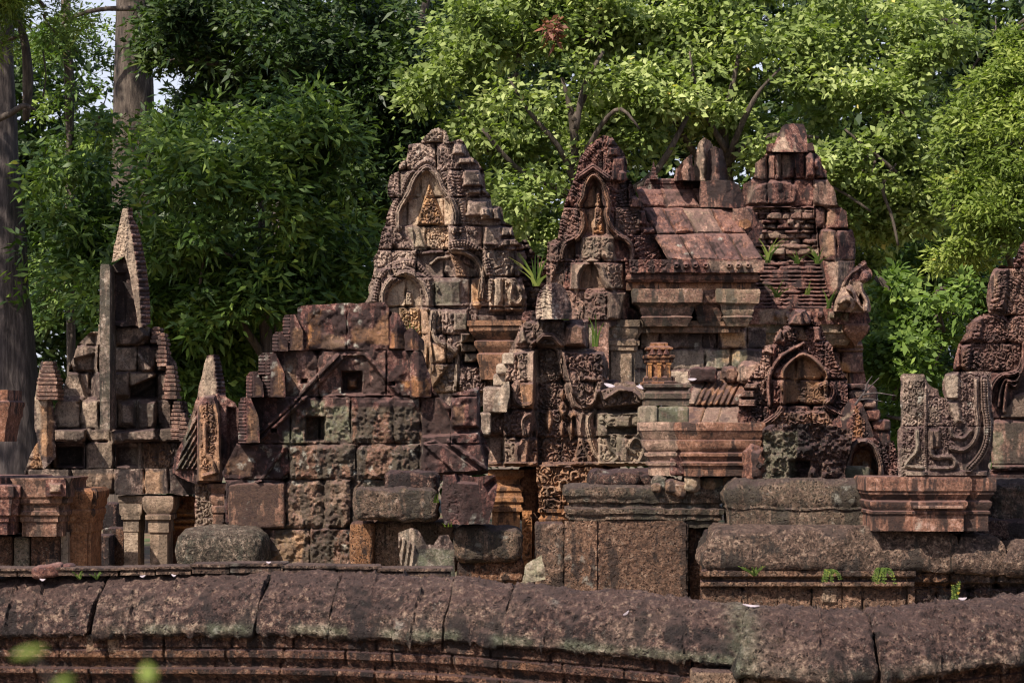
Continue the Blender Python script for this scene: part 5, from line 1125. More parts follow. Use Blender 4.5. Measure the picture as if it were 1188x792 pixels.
def pitted_block():
    r = Rel(19.4, [(885, 498), (892, 493), (940, 492), (972, 495), (990, 498), (986, 520), (980, 545), (985, 560), (880, 560), (876, 548), (884, 520)], seed=151, wear=3)
    r.fold(936, .1, .5); r.up([(914, 533), (926, 530), (942, 533), (940, 562), (916, 562)], -.2, 5, dark=.6); r.worn(.09, 10); r.H += .03 * fbm(r.X / 3, r.Y / 3, 0, 3, 2); r.tint(rect(885, 500, 925, 560), pale=.3, moss=.5)  # shade in the hollow painted with the dark tint
    tag(r.build('pitted_boulder', M['laterdark'], None, t=.7, back=True), 'rough pitted laterite block with a dark square hollow, white lichen, right of the capital', 'boulder')
    V, Q = pblock(862, 517, 892, 560, 19.45, .4, r=.1, rough=.07, seed=7, step=.018)
    tag(mk('rubble_stone', V, Q, M['red'], tint=(0, .1, 0, 0)), 'purple-brown eroded lump between capital and pitted block', 'stone', 'loose rubble among the ruins')
    p = thing('niche_fragment', 'broken gable fragment with small orange arched niche, left of the tall moulded pedestal', 'ruin fragment', 1005, 19.9, z=float(zof(560, 19.9)))
    r = Rel(20.0, [(976, 560), (976, 540), (984, 515), (996, 508), (1012, 507), (1024, 514), (1036, 512), (1042, 530), (1040, 560)], seed=155, step=.9)
    r.carve(rect(1012, 505, 1045, 560), .08, 5).up([(985, 545), (990, 525), (998, 518), (1010, 520), (1018, 535), (1020, 556), (985, 556)], -.15, 3, orange=.6)
    r.band(crv([(982, 545), (988, 522), (999, 512), (1012, 516), (1021, 535), (1023, 556)]), 6, .12, pale=.35).up([(994, 510), (1006, 508), (1008, 518), (996, 520)], .1, 3, pale=.5).worn(.015)
    r.build('arched_panel', M['redpale'], p, t=.5); stoneblk('sill_stone', 978, 540, 1010, 562, 19.7, .3, M['dark'], p, tint=(0, 0, .4, 0), seed=4, step=.02)
    stoneblk('side_block', 1005, 530, 1044, 562, 20.2, .4, M['dark'], p, seed=14, step=.02)
pitted_block()

def right_wall():
    p = thing('coped_laterite_wall', 'two-tiered laterite wall with rounded pitted coping, at the right behind the front wall', 'wall', 1010, 19.2)
    D = 19.1
    def tier(nm, x0, x1, D, rows, seed, m='laterdark', rough=.04, t_=None, dy=.8):
        V, Fc = loft(rectplan(x0, x1, D, dy), [(o * D / F, zof(y, D)) for o, y in rows], step=.018, rough=rough, seed=seed)
        mk(nm, V, Fc, M[m], p, tint=t_, sharp=45)
    tier('upper_coping', 846, 1004, D + .2, [(-3, 616), (-2, 592), (0, 590), (-1, 587), (2, 582), (3, 574), (0, 565), (-5, 560), (-14, 556)], 3, t_=(.22, .05, .12, 0), rough=.065)
    # broad rounded lower coping stones
    for k, (a, b, y0) in enumerate(((822, 1110, 0), (1108, 1170, 8), (1166, 1256, 14))):
        tier('rounded_coping', a, b, D - .25 - .01 * k, [(-7, 664 + y0 * .4), (-1, 662 + y0 * .4), (2, 656 + y0 * .4), (2, 645 + y0 * .6), (0, 634 + y0), (-3, 624 + y0), (-9, 616 + y0), (-18, 612 + y0)], 10 + k, t_=(.1, .05, .05, 0), rough=.075, m='coping')
    r = Rel(D - .15, [(812, 660), (1062, 657), (1060, 720), (812, 720)], seed=161); r.ledges(rect(805, 650, 1066, 730), [(661, 669, .10), (669, 674, .03), (674, 680, .07)]); r.courses([680, 730], 38, 60, g=.04, off=.01, gw=.8, poly=rect(800, 681, 1070, 740)); r.tint(rect(812, 660, 1062, 720), orange=.1, pale=.2)
    for x in (868, 921, 977, 1040): r.up(rect(x - .5, 655, x + .5, 720), -.015, .5)
    r.up(rect(953, 676, 972, 700), .02, 2, pale=.7); r.worn(.014, 5).build('wall_face', M['later'], p, t=.7)
    r = Rel(D - .1, [(1046, 659), (1262, 668), (1262, 720), (1046, 720)], seed=163); r.ledges(rect(1040, 650, 1270, 730), [(664, 676, .08), (676, 681, -.03)]); r.courses([660, 682, 730], 36, 60, g=.05, off=.02); r.worn(.04, 6).tint(rect(1046, 660, 1110, 690), orange=.3); r.tint(rect(1046, 672, 1062, 700), orange=.4, pale=.4); r.build('wall_face', M['laterdark'], p, t=.7)
    stoneblk('backing_course', 1150, 556, 1260, 630, D + .25, .6, M['laterdark'], p, seed=8, step=.025, rough=.05, r=.08, tint=(.1, 0, .1, 0))
    stoneblk('backing_course', 1090, 600, 1200, 632, D + .1, .6, M['laterdark'], p, seed=9, step=.025, rough=.04, r=.06)
    V, Q = pblock(820, 615, 1240, 760, D + .3, .7, r=.05, seed=4, step=.3); mk('wall_core', V, Q, M['laterdark'], p)
right_wall()

def naga_pedestal():
    p = thing('carved_pedestal', 'moulded reddish pedestal bearing a carved scroll corner of a broken gable, right', 'pedestal', 1080, 18.9, z=float(zof(616, 18.8)))
    D = 18.7; s = D / F
    def q(x, d): return ((x - 594) * s, D + d)
    rows = [(0, 616), (0, 597), (2, 596), (2, 593), (0, 592), (2, 589), (4, 585), (4, 582), (1, 580), (4, 575), (6, 573), (6, 570), (8, 569), (8, 556), (6, 553)]
    V, Fc = loft([q(1014, .05), q(1060, .05), q(1060, 0), q(1118, 0), q(1118, .05), q(1148, .05), q(1148, .7), q(1014, .7)], [(o * s, zof(y, D)) for o, y in rows], step=.014, rough=.007, seed=5)
    mk('moulded_base', V, Fc, M['red'], p, tint=(.06, .1, 0, 0), sharp=35)
    V, Q = pblock(1060, 586, 1118, 590, D - .06, .1, r=.008, rough=.0, seed=1, step=.03); mk('fluted_strip', V, Q, M['redpale'], p, tint=(.2, .1, 0, 0))
    out = [(1042, 553), (1041, 500), (1045, 494), (1045, 436), (1049, 433), (1072, 434), (1075, 442), (1080, 449), (1088, 452), (1090, 460), (1096, 462), (1100, 470), (1094, 456), (1093, 445), (1097, 434), (1105, 431), (1150, 431), (1150, 470), (1153, 490), (1151, 520), (1146, 540), (1150, 553)]
    r = Rel(D - .02, out, seed=171, step=.85, wear=.9); r.fold(1073, .45, .12)
    r.courses([428, 494, 556], joints={0: [1073], 1: [1073]}, g=.02, off=.005, gw=.7)
    r.carve([(1048, 440), (1072, 440), (1072, 553), (1044, 553)], .05, 4.5).carve([(1075, 450), (1094, 460), (1112, 470), (1112, 500), (1100, 553), (1075, 553)], .045, 5).carve([(1116, 432), (1150, 432), (1150, 470), (1130, 500), (1112, 480)], .04, 4.5)
    r.up([(1094, 434), (1113, 432), (1113, 463), (1098, 463)], .05, 2, pale=.85).up([(1097, 465), (1112, 465), (1118, 490), (1108, 492)], .04, 3, pale=.5)
    r.flame([(1116, 434), (1118, 480), (1112, 500)], 7, .05, 4)
    r.band(crv([(1142, 440), (1143, 470), (1146, 490), (1145, 510), (1138, 528), (1124, 544)], 4), 9, .09, 3, .25, pale=.3)
    r.band(crv([(1133, 440), (1133, 470), (1135, 495), (1130, 512), (1118, 522), (1104, 520)], 4), 6, .07, pale=.3).band(crv([(1126, 500), (1118, 508), (1106, 506), (1103, 498)], 4), 5, .06, pale=.3)
    r.band(crv([(1064, 500), (1064, 522), (1056, 532), (1052, 540), (1070, 543)], 4), 5, .07, pale=.7, moss=.2).band(crv([(1080, 500), (1080, 520), (1084, 530), (1104, 530), (1106, 542), (1080, 543)], 4), 5.5, .07, pale=.35)
    r.up([(1078, 498), (1092, 496), (1092, 520), (1080, 522)], .05, 4, pale=.2, orange=.1).up(rect(1050, 545, 1146, 553), .04, 2)
    r.band([(1074, 450), (1074, 550)], 3.5, .05, 2.6, .5, pale=.3)
    r.tint(rect(1045, 434, 1072, 494), pale=.5).tint(rect(1044, 520, 1072, 553), pale=.6).tint(rect(1075, 470, 1092, 495), pale=.4)
    r.worn(.01).build('scroll_carving', M['pale'], p, t=.45, back=True)
naga_pedestal()

def right_gable():
    p = thing('flame_gable', 'tall purple-brown gable with scalloped flame edge, cut by the right edge', 'gable', 1180, 20.4)
    D = 20.0
    out = [(1106, 432), (1108, 412), (1112, 398), (1121, 386), (1120, 378), (1132, 367), (1142, 364), (1147, 364), (1144, 344), (1148, 322), (1153, 312), (1162, 308), (1177, 310), (1176, 300), (1184, 284), (1196, 268), (1210, 250), (1250, 240), (1250, 560), (1150, 560), (1150, 432)]
    r = Rel(D, out, seed=181, step=.95)
    r.courses([240, 311, 366, 398, 431, 486, 545, 565], 60, 90, g=.05, off=.02)
    r.up([(1106, 431), (1112, 399), (1128, 398), (1126, 431)], .05, 3).up([(1146, 362), (1146, 322), (1156, 309), (1172, 310), (1168, 362)], .06, 4, pale=.15).up([(1119, 396), (1128, 370), (1142, 366), (1140, 396)], .05, 4)
    r.carve([(1124, 431), (1128, 398), (1142, 396), (1146, 366), (1170, 360), (1175, 312), (1200, 300), (1200, 400), (1170, 431)], .07, 5)
    r.flame(crv([(1128, 431), (1138, 400), (1160, 360), (1174, 320), (1184, 300)], 4), 16, .10, 5)
    for off, w in ((0, 7), (9, 4), (15, 5)):
        r.band(crv([(1150 + off, 462 + off), (1152 + off, 448 + off * .6), (1162 + off * .5, 436 + off * .5), (1178, 433 + off), (1186, 424 + off * .6), (1190, 400 + off)], 4), w, .13, pale=.05)
    r.up([(1168, 470), (1176, 458), (1200, 450), (1250, 450), (1250, 486), (1160, 486)], .03, 3, pale=.55).up(rect(1152, 488, 1250, 540), .02, 3, pale=.15, moss=.1)
    r.tint([(1153, 320), (1158, 318), (1160, 356), (1150, 358)], pale=.5, orange=.2).tint([(1118, 410), (1124, 404), (1122, 431), (1112, 431)], pale=.3, orange=.3)
    r.ledges(rect(1150, 536, 1252, 562), [(540, 546, .09), (550, 556, .06)]); r.tint(rect(1150, 500, 1164, 545), moss=.5)
    r.worn(.015).build('flame_edged_gable', M['red'], p, t=.6, back=True)
    stoneblk('gable_footing', 1150, 545, 1260, 700, D + .1, .6, M['laterdark'], p, seed=3, step=.05)
right_gable()

# ------------------------------------------------------------------ trees
def leaf_cloud(rs, centres, per, L, W, spread, up=.35, tip=0.):
    """centres (n,3) -> a whorl of leaves round each"""
    n = len(centres); k = n * per
    c = np.repeat(centres, per, 0)
    d = rs.normal(size=(k, 3)); d[:, 2] = d[:, 2] * .6 - .05; d /= np.linalg.norm(d, axis=1)[:, None]
    nr = rs.normal(size=(k, 3)) * .55 + np.array([-.25, -.35, 1.0 * (.4 + up)]); s_ = np.cross(d, nr); s_ /= np.linalg.norm(s_, axis=1)[:, None]
    ln = L * rs.uniform(.5, 1.4, (k, 1)) * np.repeat(rs.uniform(.7, 1.25, (n, 1)), per, 0); wd = W * rs.uniform(.7, 1.2, (k, 1)) * .5
    b = c + d * spread * rs.uniform(.1, 1.0, (k, 1)) + rs.normal(size=(k, 3)) * spread * .25
    droop = np.array([0, 0, -1.0]) * ln * rs.uniform(0, .25, (k, 1))
    p0 = b; p1 = b + d * ln * .42 + s_ * wd; p2 = b + d * ln + droop; p3 = b + d * ln * .42 - s_ * wd; 
    V = np.stack([p0, p1, p2, p3], 1).reshape(-1, 3); Fc = np.arange(k * 4).reshape(k, 4)
    cl = np.clip(.5 + 1.5 * fbm(centres[:, 0] / .7, centres[:, 1] / .7, centres[:, 2] / .45, 77, 3), 0, 1)
    t = np.repeat(.45 * rs.uniform(0, 1, n) + .55 * cl, per) * .7 + rs.uniform(0, .3, k)
    T = np.zeros((k * 4, 4)); T[:, :3] = np.repeat(t, 4)[:, None]; return V, Fc, T
def crown_points(rs, blobs, n, shell=.55, gap=.0, gs=.9, seed=0):
    """blobs: (px, py, D, r_px, [ry_px], [depth m])"""
    vol = np.array([b[3] * b[4] for b in blobs], float); cnt = (n * vol / vol.sum()).astype(int) + 1; out = []
    for b, k in zip(blobs, cnt):
        px, py, D, rx, ry, rd = b; s_ = D / F
        v = rs.normal(size=(k * 2, 3)); v /= np.linalg.norm(v, axis=1)[:, None]; v = v * (rs.uniform(0, 1, (k * 2, 1)) ** shell)
        P = at(px, py, D) + v * np.array([rx * s_, rd, ry * s_])
        # boughs: fine horizontal sprays separated by air
        P = P + .25 * rd * np.stack([fbm(P[:, 0] / .8, P[:, 1] / .8, P[:, 2] / .8, seed + q, 3) for q in (1, 2, 3)], 1) * 2.2
        w_ = fbm(P[:, 0] / gs, P[:, 1] / gs, P[:, 2] / (gs * .6), seed, 3); w2 = fbm(P[:, 0] / (gs * 2.4), P[:, 1] / (gs * 2.4), P[:, 2] / (gs * 1.5), seed + 50, 2); P = P[(w_ > gap) & (w2 > (-.16 if gap > -.25 else -.6))][:k]
        out.append(P)
    return np.concatenate(out)
def tree(label, px, D, trunk, limbs, blobs, n, per, L, W, mat, gap=-.1, seed=0, name='tree', spread=.14, bark='bark', group=None, twigs=16, gs=.9, shell=.5, cat='tree'):
    rs = np.random.RandomState(seed); p = thing(name, label, cat, px, D, group=group)
    if trunk:
        V, Fc = tube([at(x, y, D + d) for x, y, d, r_ in trunk], [r_ * D / F for x, y, d, r_ in trunk], seg=40, rough=.10, seed=seed); mk('trunk', V, Fc, M[bark], p)
    for i, lb in enumerate(limbs):
        V, Fc = tube([at(x, y, D + d) for x, y, d, r_ in lb], [r_ * D / F for x, y, d, r_ in lb], seg=9, rough=.012, seed=seed + i); mk('limb', V, Fc, M['twig'], p)
    if blobs:
        P = crown_points(rs, blobs, n, shell=shell, gap=gap, seed=seed, gs=gs)
        V, Fc, T = leaf_cloud(rs, P, per, L, W, spread); mk('crown', V, Fc, M[mat], p, tint=T, smooth=False)
        if twigs:
            bc = np.array([at(b[0], b[1], b[2]) for b in blobs])
            for q in P[rs.choice(len(P), min(twigs, len(P)), replace=False)]:
                c = bc[np.argmin(np.linalg.norm(bc - q, axis=1))]; e = c + (q - c) * .1; mid = (q + e) / 2 + rs.normal(size=3) * .2 + [0, 0, .1]
                V, Fc = tube([e, mid, q], [.04, .024, .007], seg=6); mk('twig', V, Fc, M['twig'], p)
    return p

G = 'trees behind the ruins'
# big bare trunks
T1 = tree('massive grey bare trunk at the left edge rising past a pale side branch', 10, 42, [(14, 660, 0, 44), (12, 560, 0, 36), (10, 420, 0, 31), (4, 300, 0, 27), (0, 200, 0, 22), (-2, 120, 0, 18), (0, 60, 0, 17), (4, -80, 0, 15)],
     [[(-6, 140, -.4, 4), (16, 130, -.8, 3.5), (28, 120, -1, 3), (42, 128, -1, 1)], [(30, 140, -.6, 4), (33, 95, -.8, 6.5), (30, 50, -.8, 5), (20, 20, -.8, 4)], [(-10, 55, -.8, 4), (12, 45, -1, 3), (30, 40, -1, 1.5)], [(50, 60, -1.4, .8), (54, 90, -1.4, .7), (50, 112, -1.4, 1.4)]],
     [(10, -10, 40, 80, 42, 1.6), (-20, 40, 40, 36, 30, 1.2), (52, 14, 40, 42, 30, 1.2)], 1600, 6, .16, .035, 'leaf_yellow', seed=1, name='tall_tree', group=G, spread=.2, cat='tree')
T2 = tree('straight brown-grey trunk rising out of frame with one crooked horizontal branch, upper left', 155, 52, [(152, 700, 0, 30), (155, 400, 0, 27), (156, 200, 0, 25), (155, 90, 0, 22), (156, -60, 0, 21)],
     [[(206, 16, -1.2, 1.5), (190, 13, -1.2, 2.2), (160, 10, -1.2, 3), (120, 10, -1.2, 3), (92, 16, -1.2, 2.6), (72, 28, -1.2, 1.6)]], [], 0, 0, 0, 0, 'leaf_dark', seed=2, bark='twig', name='tall_tree', group=G)
tree('thin dark pole-like trunk between the two big trunks at upper left', 80, 58, [(84, 700, 0, 5), (82, 300, 0, 5), (79, 60, 0, 6), (76, -40, 0, 6)], [], [(90, 60, 58, 60, 40, 2), (75, 110, 58, 30, 22, 1.5), (110, 150, 58, 60, 34, 2), (75, 330, 57, 40, 60, 1.5), (75, 230, 57, 40, 60, 1.5)], 2000, 7, .18, .07, 'leaf_mid', gap=.02, bark='twig', seed=3, name='tall_tree', group=G, spread=.2)
# dark glossy-leaved understory, left
def shading_crown(pr, C0, R3, n, seed):  # unseen leaf mass above the view, added to shade the left trees
    rs = np.random.RandomState(seed); v = rs.normal(size=(n, 3)); v /= np.linalg.norm(v, axis=1)[:, None]
    P = np.array(C0) + v * (rs.uniform(0, 1, (n, 1)) ** .4) * np.array(R3); w_ = fbm(P[:, 0] / 1.5, P[:, 1] / 1.5, P[:, 2] / 1.5, seed, 3); P = P[w_ > -.02]
    V, Fc, T = leaf_cloud(rs, P, 6, .30, .16, .35)
    mk('shading_crown', V, Fc, M['leaf_dark'], pr, tint=T, smooth=False)
shading_crown(T1, (-12.0, 33.5, 15.5), (6.0, 6.0, 3.6), 2900, 41)
shading_crown(T2, (-8.0, 45.0, 20.0), (7.0, 6.0, 4.0), 2600, 42)
tree('dark glossy-leaved tree filling the space between the left trunks and the pale tower', 300, 40, [(318, 700, 0, 9), (310, 400, 0, 7), (300, 200, 0, 4)],
     [[(310, 420, 0, 5), (250, 330, -.6, 4), (215, 280, -.9, 2)], [(305, 300, 0, 4), (360, 220, -.7, 3), (400, 180, -.9, 2)], [(232, 330, -1.6, 1.5), (238, 290, -1.6, 1.2), (250, 262, -1.6, .8)]],
     [(250, 205, 38.5, 100, 75, 1.6), (225, 170, 40, 50, 42, 1.3), (340, 170, 39, 90, 70, 1.6), (275, 300, 38.5, 100, 85, 1.6), (190, 335, 40, 80, 105, 1.5), (380, 300, 40, 75, 110, 1.8), (105, 265, 41, 90, 90, 1.5), (150, 160, 44, 34, 50, 1.0), (320, 400, 41, 140, 90, 1.6), (230, 420, 41, 120, 110, 1.6)],
     9500, 7, .20, .075, 'leaf_mid', gap=.04, seed=4, name='broadleaf_tree', group=G, spread=.26, gs=.8)
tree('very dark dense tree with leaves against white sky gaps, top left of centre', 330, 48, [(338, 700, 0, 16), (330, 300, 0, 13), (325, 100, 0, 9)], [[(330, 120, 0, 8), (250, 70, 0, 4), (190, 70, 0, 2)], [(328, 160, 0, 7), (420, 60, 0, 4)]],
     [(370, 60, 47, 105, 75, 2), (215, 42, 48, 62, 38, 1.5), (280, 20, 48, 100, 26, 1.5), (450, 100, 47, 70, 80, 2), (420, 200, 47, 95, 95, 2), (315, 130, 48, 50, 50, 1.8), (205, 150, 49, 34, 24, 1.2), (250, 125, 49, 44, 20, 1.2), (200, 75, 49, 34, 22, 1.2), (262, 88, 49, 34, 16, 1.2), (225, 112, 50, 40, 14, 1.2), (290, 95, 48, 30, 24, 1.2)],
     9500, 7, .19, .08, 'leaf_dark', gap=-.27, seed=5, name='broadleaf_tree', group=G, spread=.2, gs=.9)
tree('shadowy tree behind, with forked branches seen at the top centre', 470, 55, [(480, 700, 0, 14), (478, 200, 0, 12), (482, 60, 0, 7)], [[(482, 60, -.5, 6), (490, 20, -.6, 5), (500, -20, -.6, 4)], [(482, 45, -.5, 5), (470, 10, -.6, 3), (466, -20, -.6, 2)]],
     [(480, 30, 56, 120, 80, 2), (560, 60, 56, 100, 90, 2), (470, 200, 56, 110, 130, 2)], 4200, 7, .20, .09, 'leaf_dark', gap=-.15, seed=6, name='broadleaf_tree', group=G, spread=.22)
# bright tree, centre and right
tree('broad light-green sunlit tree spreading over the pale tower and the hall', 680, 42, [(668, 700, 0, 12), (664, 400, 0, 10), (668, 250, 0, 7)],
     [[(670, 330, -1.5, 8.8), (668, 160, -2.2, 5.0), (664, 130, -2.4, 3.8), (652, 90, -2.5, 1.9)], [(666, 140, -2.4, 3.8), (680, 110, -2.5, 2.0)], [(700, 60, -2.4, 1.9), (676, 100, -2.6, 2.8), (668, 150, -2.6, 3.8)], [(742, 150, -2.9, 1.2), (720, 120, -2.9, 2.2), (700, 140, -2.6, 3.0), (672, 190, -2.2, 3.8)], [(590, 90, -2.8, 1.2), (612, 130, -2.8, 2.2), (650, 170, -2.5, 3.2), (668, 215, -2.0, 3.8)], [(668, 250, -1.2, 6.2), (760, 210, -2.1, 3.8), (800, 130, -2.4, 2.5)], [(668, 230, -1.2, 6.2), (600, 200, -2.1, 3.1), (560, 150, -2.4, 1.9)]],
     [(600, 80, 40.5, 95, 75, 1.5), (530, 120, 41, 62, 45, 1.2), (690, 50, 40.5, 90, 65, 1.5), (640, 190, 40.5, 90, 75, 1.6), (740, 130, 40.5, 80, 75, 1.5), (620, 280, 41, 60, 60, 1.4), (560, 180, 41, 60, 45, 1.2), (780, 40, 41, 70, 55, 1.5), (500, 95, 41.5, 46, 24, 1), (478, 132, 41.5, 34, 16, .8), (520, 50, 42, 40, 22, 1), (490, 180, 42, 36, 18, .9), (560, 20, 42, 60, 26, 1.2), (650, -10, 41, 90, 40, 1.5), (640, 320, 42, 50, 50, 1.4), (740, 210, 42.5, 70, 60, 1.2)],
     15500, 7, .125, .088, 'leaf_bright', gap=.11, seed=7, name='broadleaf_tree', group=G, spread=.24, gs=.7)
tree('light-green leafy tree with dark twisting limbs above the hall roof and right tower', 880, 43, [(852, 700, 0, 12), (850, 400, 0, 11), (848, 240, 0, 8)],
     [[(848, 260, -1.5, 8.8), (842, 180, -2.2, 6.2), (838, 150, -2.4, 5.0), (850, 100, -2.6, 3.1), (858, 60, -2.6, 1.9)], [(842, 190, -2.2, 5.0), (870, 165, -2.6, 4.2), (905, 155, -2.8, 3.1), (950, 160, -2.8, 1.5)], [(905, 80, -3.1, 1.2), (880, 105, -3.1, 2.2), (862, 140, -2.9, 3.2), (846, 180, -2.5, 4.2)], [(1040, 190, -3.1, 1.2), (1020, 215, -3.1, 2.0), (1035, 250, -3.0, 1.8), (1042, 285, -3.0, 1.2)], [(980, 150, -3.2, 1.2), (1010, 175, -3.2, 2.0), (1040, 200, -3.0, 2.0)], [(800, 60, -3.0, 1.2), (806, 100, -3.0, 2.2), (822, 140, -2.9, 3.0), (843, 175, -2.5, 3.8)], [(848, 230, -2.0, 5.0), (880, 215, -2.5, 3.8), (960, 210, -2.8, 1.9), (1010, 245, -2.9, 1.2)], [(848, 240, -1.2, 6.2), (800, 170, -2.2, 3.8), (770, 120, -2.5, 1.9)]],
     [(860, 60, 41, 90, 65, 1.5), (950, 90, 41, 85, 75, 1.6), (1010, 30, 42, 70, 45, 1.4), (900, 170, 41.2, 90, 60, 1.4), (1020, 170, 41, 90, 75, 1.6), (1070, 90, 41.5, 60, 60, 1.4), (800, 110, 41, 60, 75, 1.4), (1030, 255, 41.5, 80, 50, 1.3), (1110, 215, 42, 50, 60, 1.2), (1060, 320, 42, 46, 22, 1), (1120, 150, 42, 50, 40, 1.2), (1090, 20, 42.5, 50, 34, 1.2), (980, 240, 42, 50, 40, 1.2), (870, -10, 42, 110, 40, 1.5), (1010, 300, 42.5, 40, 30, 1)],
     16500, 7, .125, .088, 'leaf_bright', gap=.11, seed=8, name='broadleaf_tree', group=G, spread=.24, gs=.7)
tree('yellow-green tree at the right edge above the flame gable', 1160, 39, [(1180, 700, 0, 9), (1178, 300, 0, 6)], [[(1178, 320, 0, 5), (1140, 200, -.8, 2)]],
     [(1150, 170, 38, 55, 75, 1.3), (1190, 120, 38, 50, 60, 1.3), (1160, 262, 38, 48, 50, 1.3), (1200, 220, 38, 50, 90, 1.3), (1108, 150, 38.5, 26, 16, .8), (1122, 225, 38.4, 26, 16, .8), (1128, 190, 38, 30, 14, .8), (1110, 290, 38.5, 28, 14, .8), (1190, 50, 38.5, 40, 24, 1)], 4200, 7, .12, .05, 'leaf_yellow', gap=.0, seed=9, name='broadleaf_tree', group=G, spread=.16, gs=.6)
tree('dark drooping-leaved tree in the top right corner', 1150, 50, [(1162, 700, 0, 8), (1160, 200, 0, 5), (1155, 20, 0, 3)], [], [(1150, 50, 49, 60, 55, 1.5), (1110, 20, 49, 60, 40, 1.5), (1190, 20, 49, 50, 50, 1.5), (1130, 120, 50, 60, 40, 1.5)], 3600, 7, .18, .05, 'leaf_dark', gap=-.1, seed=10, name='broadleaf_tree', group=G, spread=.18)
tree('leafy green bush seen between the right tower and the flame gable', 1060, 33, [(1065, 700, 0, 3), (1060, 500, 0, 2.4), (1055, 420, 0, 1.6)], [[(1060, 470, -.3, 1.8), (1082, 430, -.6, 1.2), (1096, 395, -.7, .8)], [(1056, 440, -.4, 1.6), (1030, 400, -.7, 1)]],
     [(1050, 430, 32.5, 48, 55, .9), (1090, 385, 32.5, 42, 45, .9), (1028, 370, 33, 34, 40, .9), (1075, 490, 33, 70, 50, .9), (1120, 350, 33, 36, 28, .8), (1035, 340, 33, 26, 22, .8)], 2600, 6, .12, .075, 'leaf_bush', gap=.04, seed=11, name='leafy_bush', spread=.13, gs=.5, cat='bush')
tree('dark tree in deep shade behind the bush on the right', 1080, 47, [(1090, 700, 0, 8), (1085, 300, 0, 6)], [], [(1060, 320, 46, 110, 80, 1.6), (1130, 330, 46, 100, 90, 1.6), (1050, 450, 46, 120, 100, 1.6), (1170, 440, 46, 70, 120, 1.6)], 4600, 7, .16, .08, 'leaf_mid', gap=-.1, seed=12, name='broadleaf_tree', group=G, spread=.2)
# far wood as one mass, with sky showing at the upper left
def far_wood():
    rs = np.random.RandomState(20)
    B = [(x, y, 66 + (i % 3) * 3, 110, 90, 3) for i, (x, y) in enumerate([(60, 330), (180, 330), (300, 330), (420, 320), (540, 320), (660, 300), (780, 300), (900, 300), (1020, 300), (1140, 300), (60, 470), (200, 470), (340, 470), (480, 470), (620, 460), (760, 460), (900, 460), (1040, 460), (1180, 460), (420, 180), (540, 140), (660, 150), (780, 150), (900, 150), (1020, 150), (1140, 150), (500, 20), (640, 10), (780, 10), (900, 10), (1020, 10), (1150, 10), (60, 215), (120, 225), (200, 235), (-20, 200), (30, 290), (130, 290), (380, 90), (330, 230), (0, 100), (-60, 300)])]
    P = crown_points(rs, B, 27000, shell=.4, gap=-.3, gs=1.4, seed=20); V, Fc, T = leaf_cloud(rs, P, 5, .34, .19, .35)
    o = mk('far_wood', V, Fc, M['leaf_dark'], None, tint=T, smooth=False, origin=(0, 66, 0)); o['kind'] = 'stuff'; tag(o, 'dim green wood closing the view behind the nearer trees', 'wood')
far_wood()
# dead leaf cluster
rs = np.random.RandomState(5); P = at(rs.normal(641, 4, 26), rs.normal(32, 11, 26), 38.6 + rs.normal(0, .1, 26)); V, Fc, T = leaf_cloud(rs, P, 5, .13, .06, .08)
tag(mk('dead_leaf_cluster', V, Fc, M['dead'], tint=T, smooth=False), 'hanging clump of dead red-brown leaves high in the bright tree', 'dead leaves')

# ------------------------------------------------------------------ small plants on the stones
def sprig(label, x, y, D, n, hpx, wpx, leafw=.25, name='fern', cat='fern', group='small plants rooted in the stones', down=False, mat='fern', seed=0):
    rs = random.Random(seed); mb = MB(); s_ = D / F; b = at(x, y, D)
    for i in range(n):
        a = rs.uniform(-1, 1); h = hpx * rs.uniform(.6, 1) * s_; dx = a * wpx * .5 * s_; dy = rs.uniform(-.06, .02)
        if down: pts = [b, b + [dx * .6, dy - .03, h * .25], b + [dx, dy - .07, -h * .6]]
        else: pts = [b, b + [dx * .4, dy * .5, h * .55], b + [dx, dy, h]]
        pts = np.array(pts); m = 9
        for j in range(m):
            t = (j + .6) / m; q = pts[0] * (1 - t) ** 2 + 2 * pts[1] * t * (1 - t) + pts[2] * t * t
            for sd in (-1, 1):
                w_ = leafw * h * (1 - .6 * t) * rs.uniform(.8, 1.1); dr = np.array([sd * w_, rs.uniform(-.3, .1) * w_, w_ * .45]); pr = np.array([-.35 * dr[2], 0, .35 * abs(dr[0])])
                mb.add([q, q + dr * .5 + pr, q + dr, q + dr * .5 - pr], [[0, 1, 2, 3]], tint=(rs.random(),) * 3 + (0,))
        V, Fc = tube(pts, [.004, .003, .0015], seg=4); mb.add(V, Fc, (.3, .3, .3, 0))
    o = mb.build(name, M[mat]); tag(o, label, cat, group); return o
def grass(label, x, y, D, n, hpx, wpx, seed=0, bw=.008, name='grass_tuft'):
    rs = random.Random(seed); mb = MB(); s_ = D / F; b = at(x, y, D)
    for i in range(n):
        a = rs.uniform(-1, 1); h = hpx * rs.uniform(.5, 1) * s_; dx = a * wpx * .8 * s_; o = np.array([rs.uniform(-.03, .03), rs.uniform(-.03, .03), 0]); P = []
        for t in (0, .35, .7, 1): 
            c = b + o + np.array([dx * t ** 1.6, -.05 * t, h * (t - .25 * t * t * abs(a)) * 1.1]); w_ = bw * (1 - t * .9); P += [c - [w_, 0, 0], c + [w_, 0, 0]]
        mb.add(P, [[0, 1, 3, 2], [2, 3, 5, 4], [4, 5, 7, 6]], tint=(rs.random(),) * 3 + (0,))
    tag(mb.build(name, M['fern']), label, 'grass', 'small plants rooted in the stones')
sprig('fern hanging from the wall joint below the rounded coping, left one of two', 963, 663, 18.55, 9, 22, 26, down=True, seed=1)
sprig('larger fern hanging from the wall joint below the rounded coping, right one of two', 1023, 662, 18.5, 13, 26, 28, down=True, seed=2)
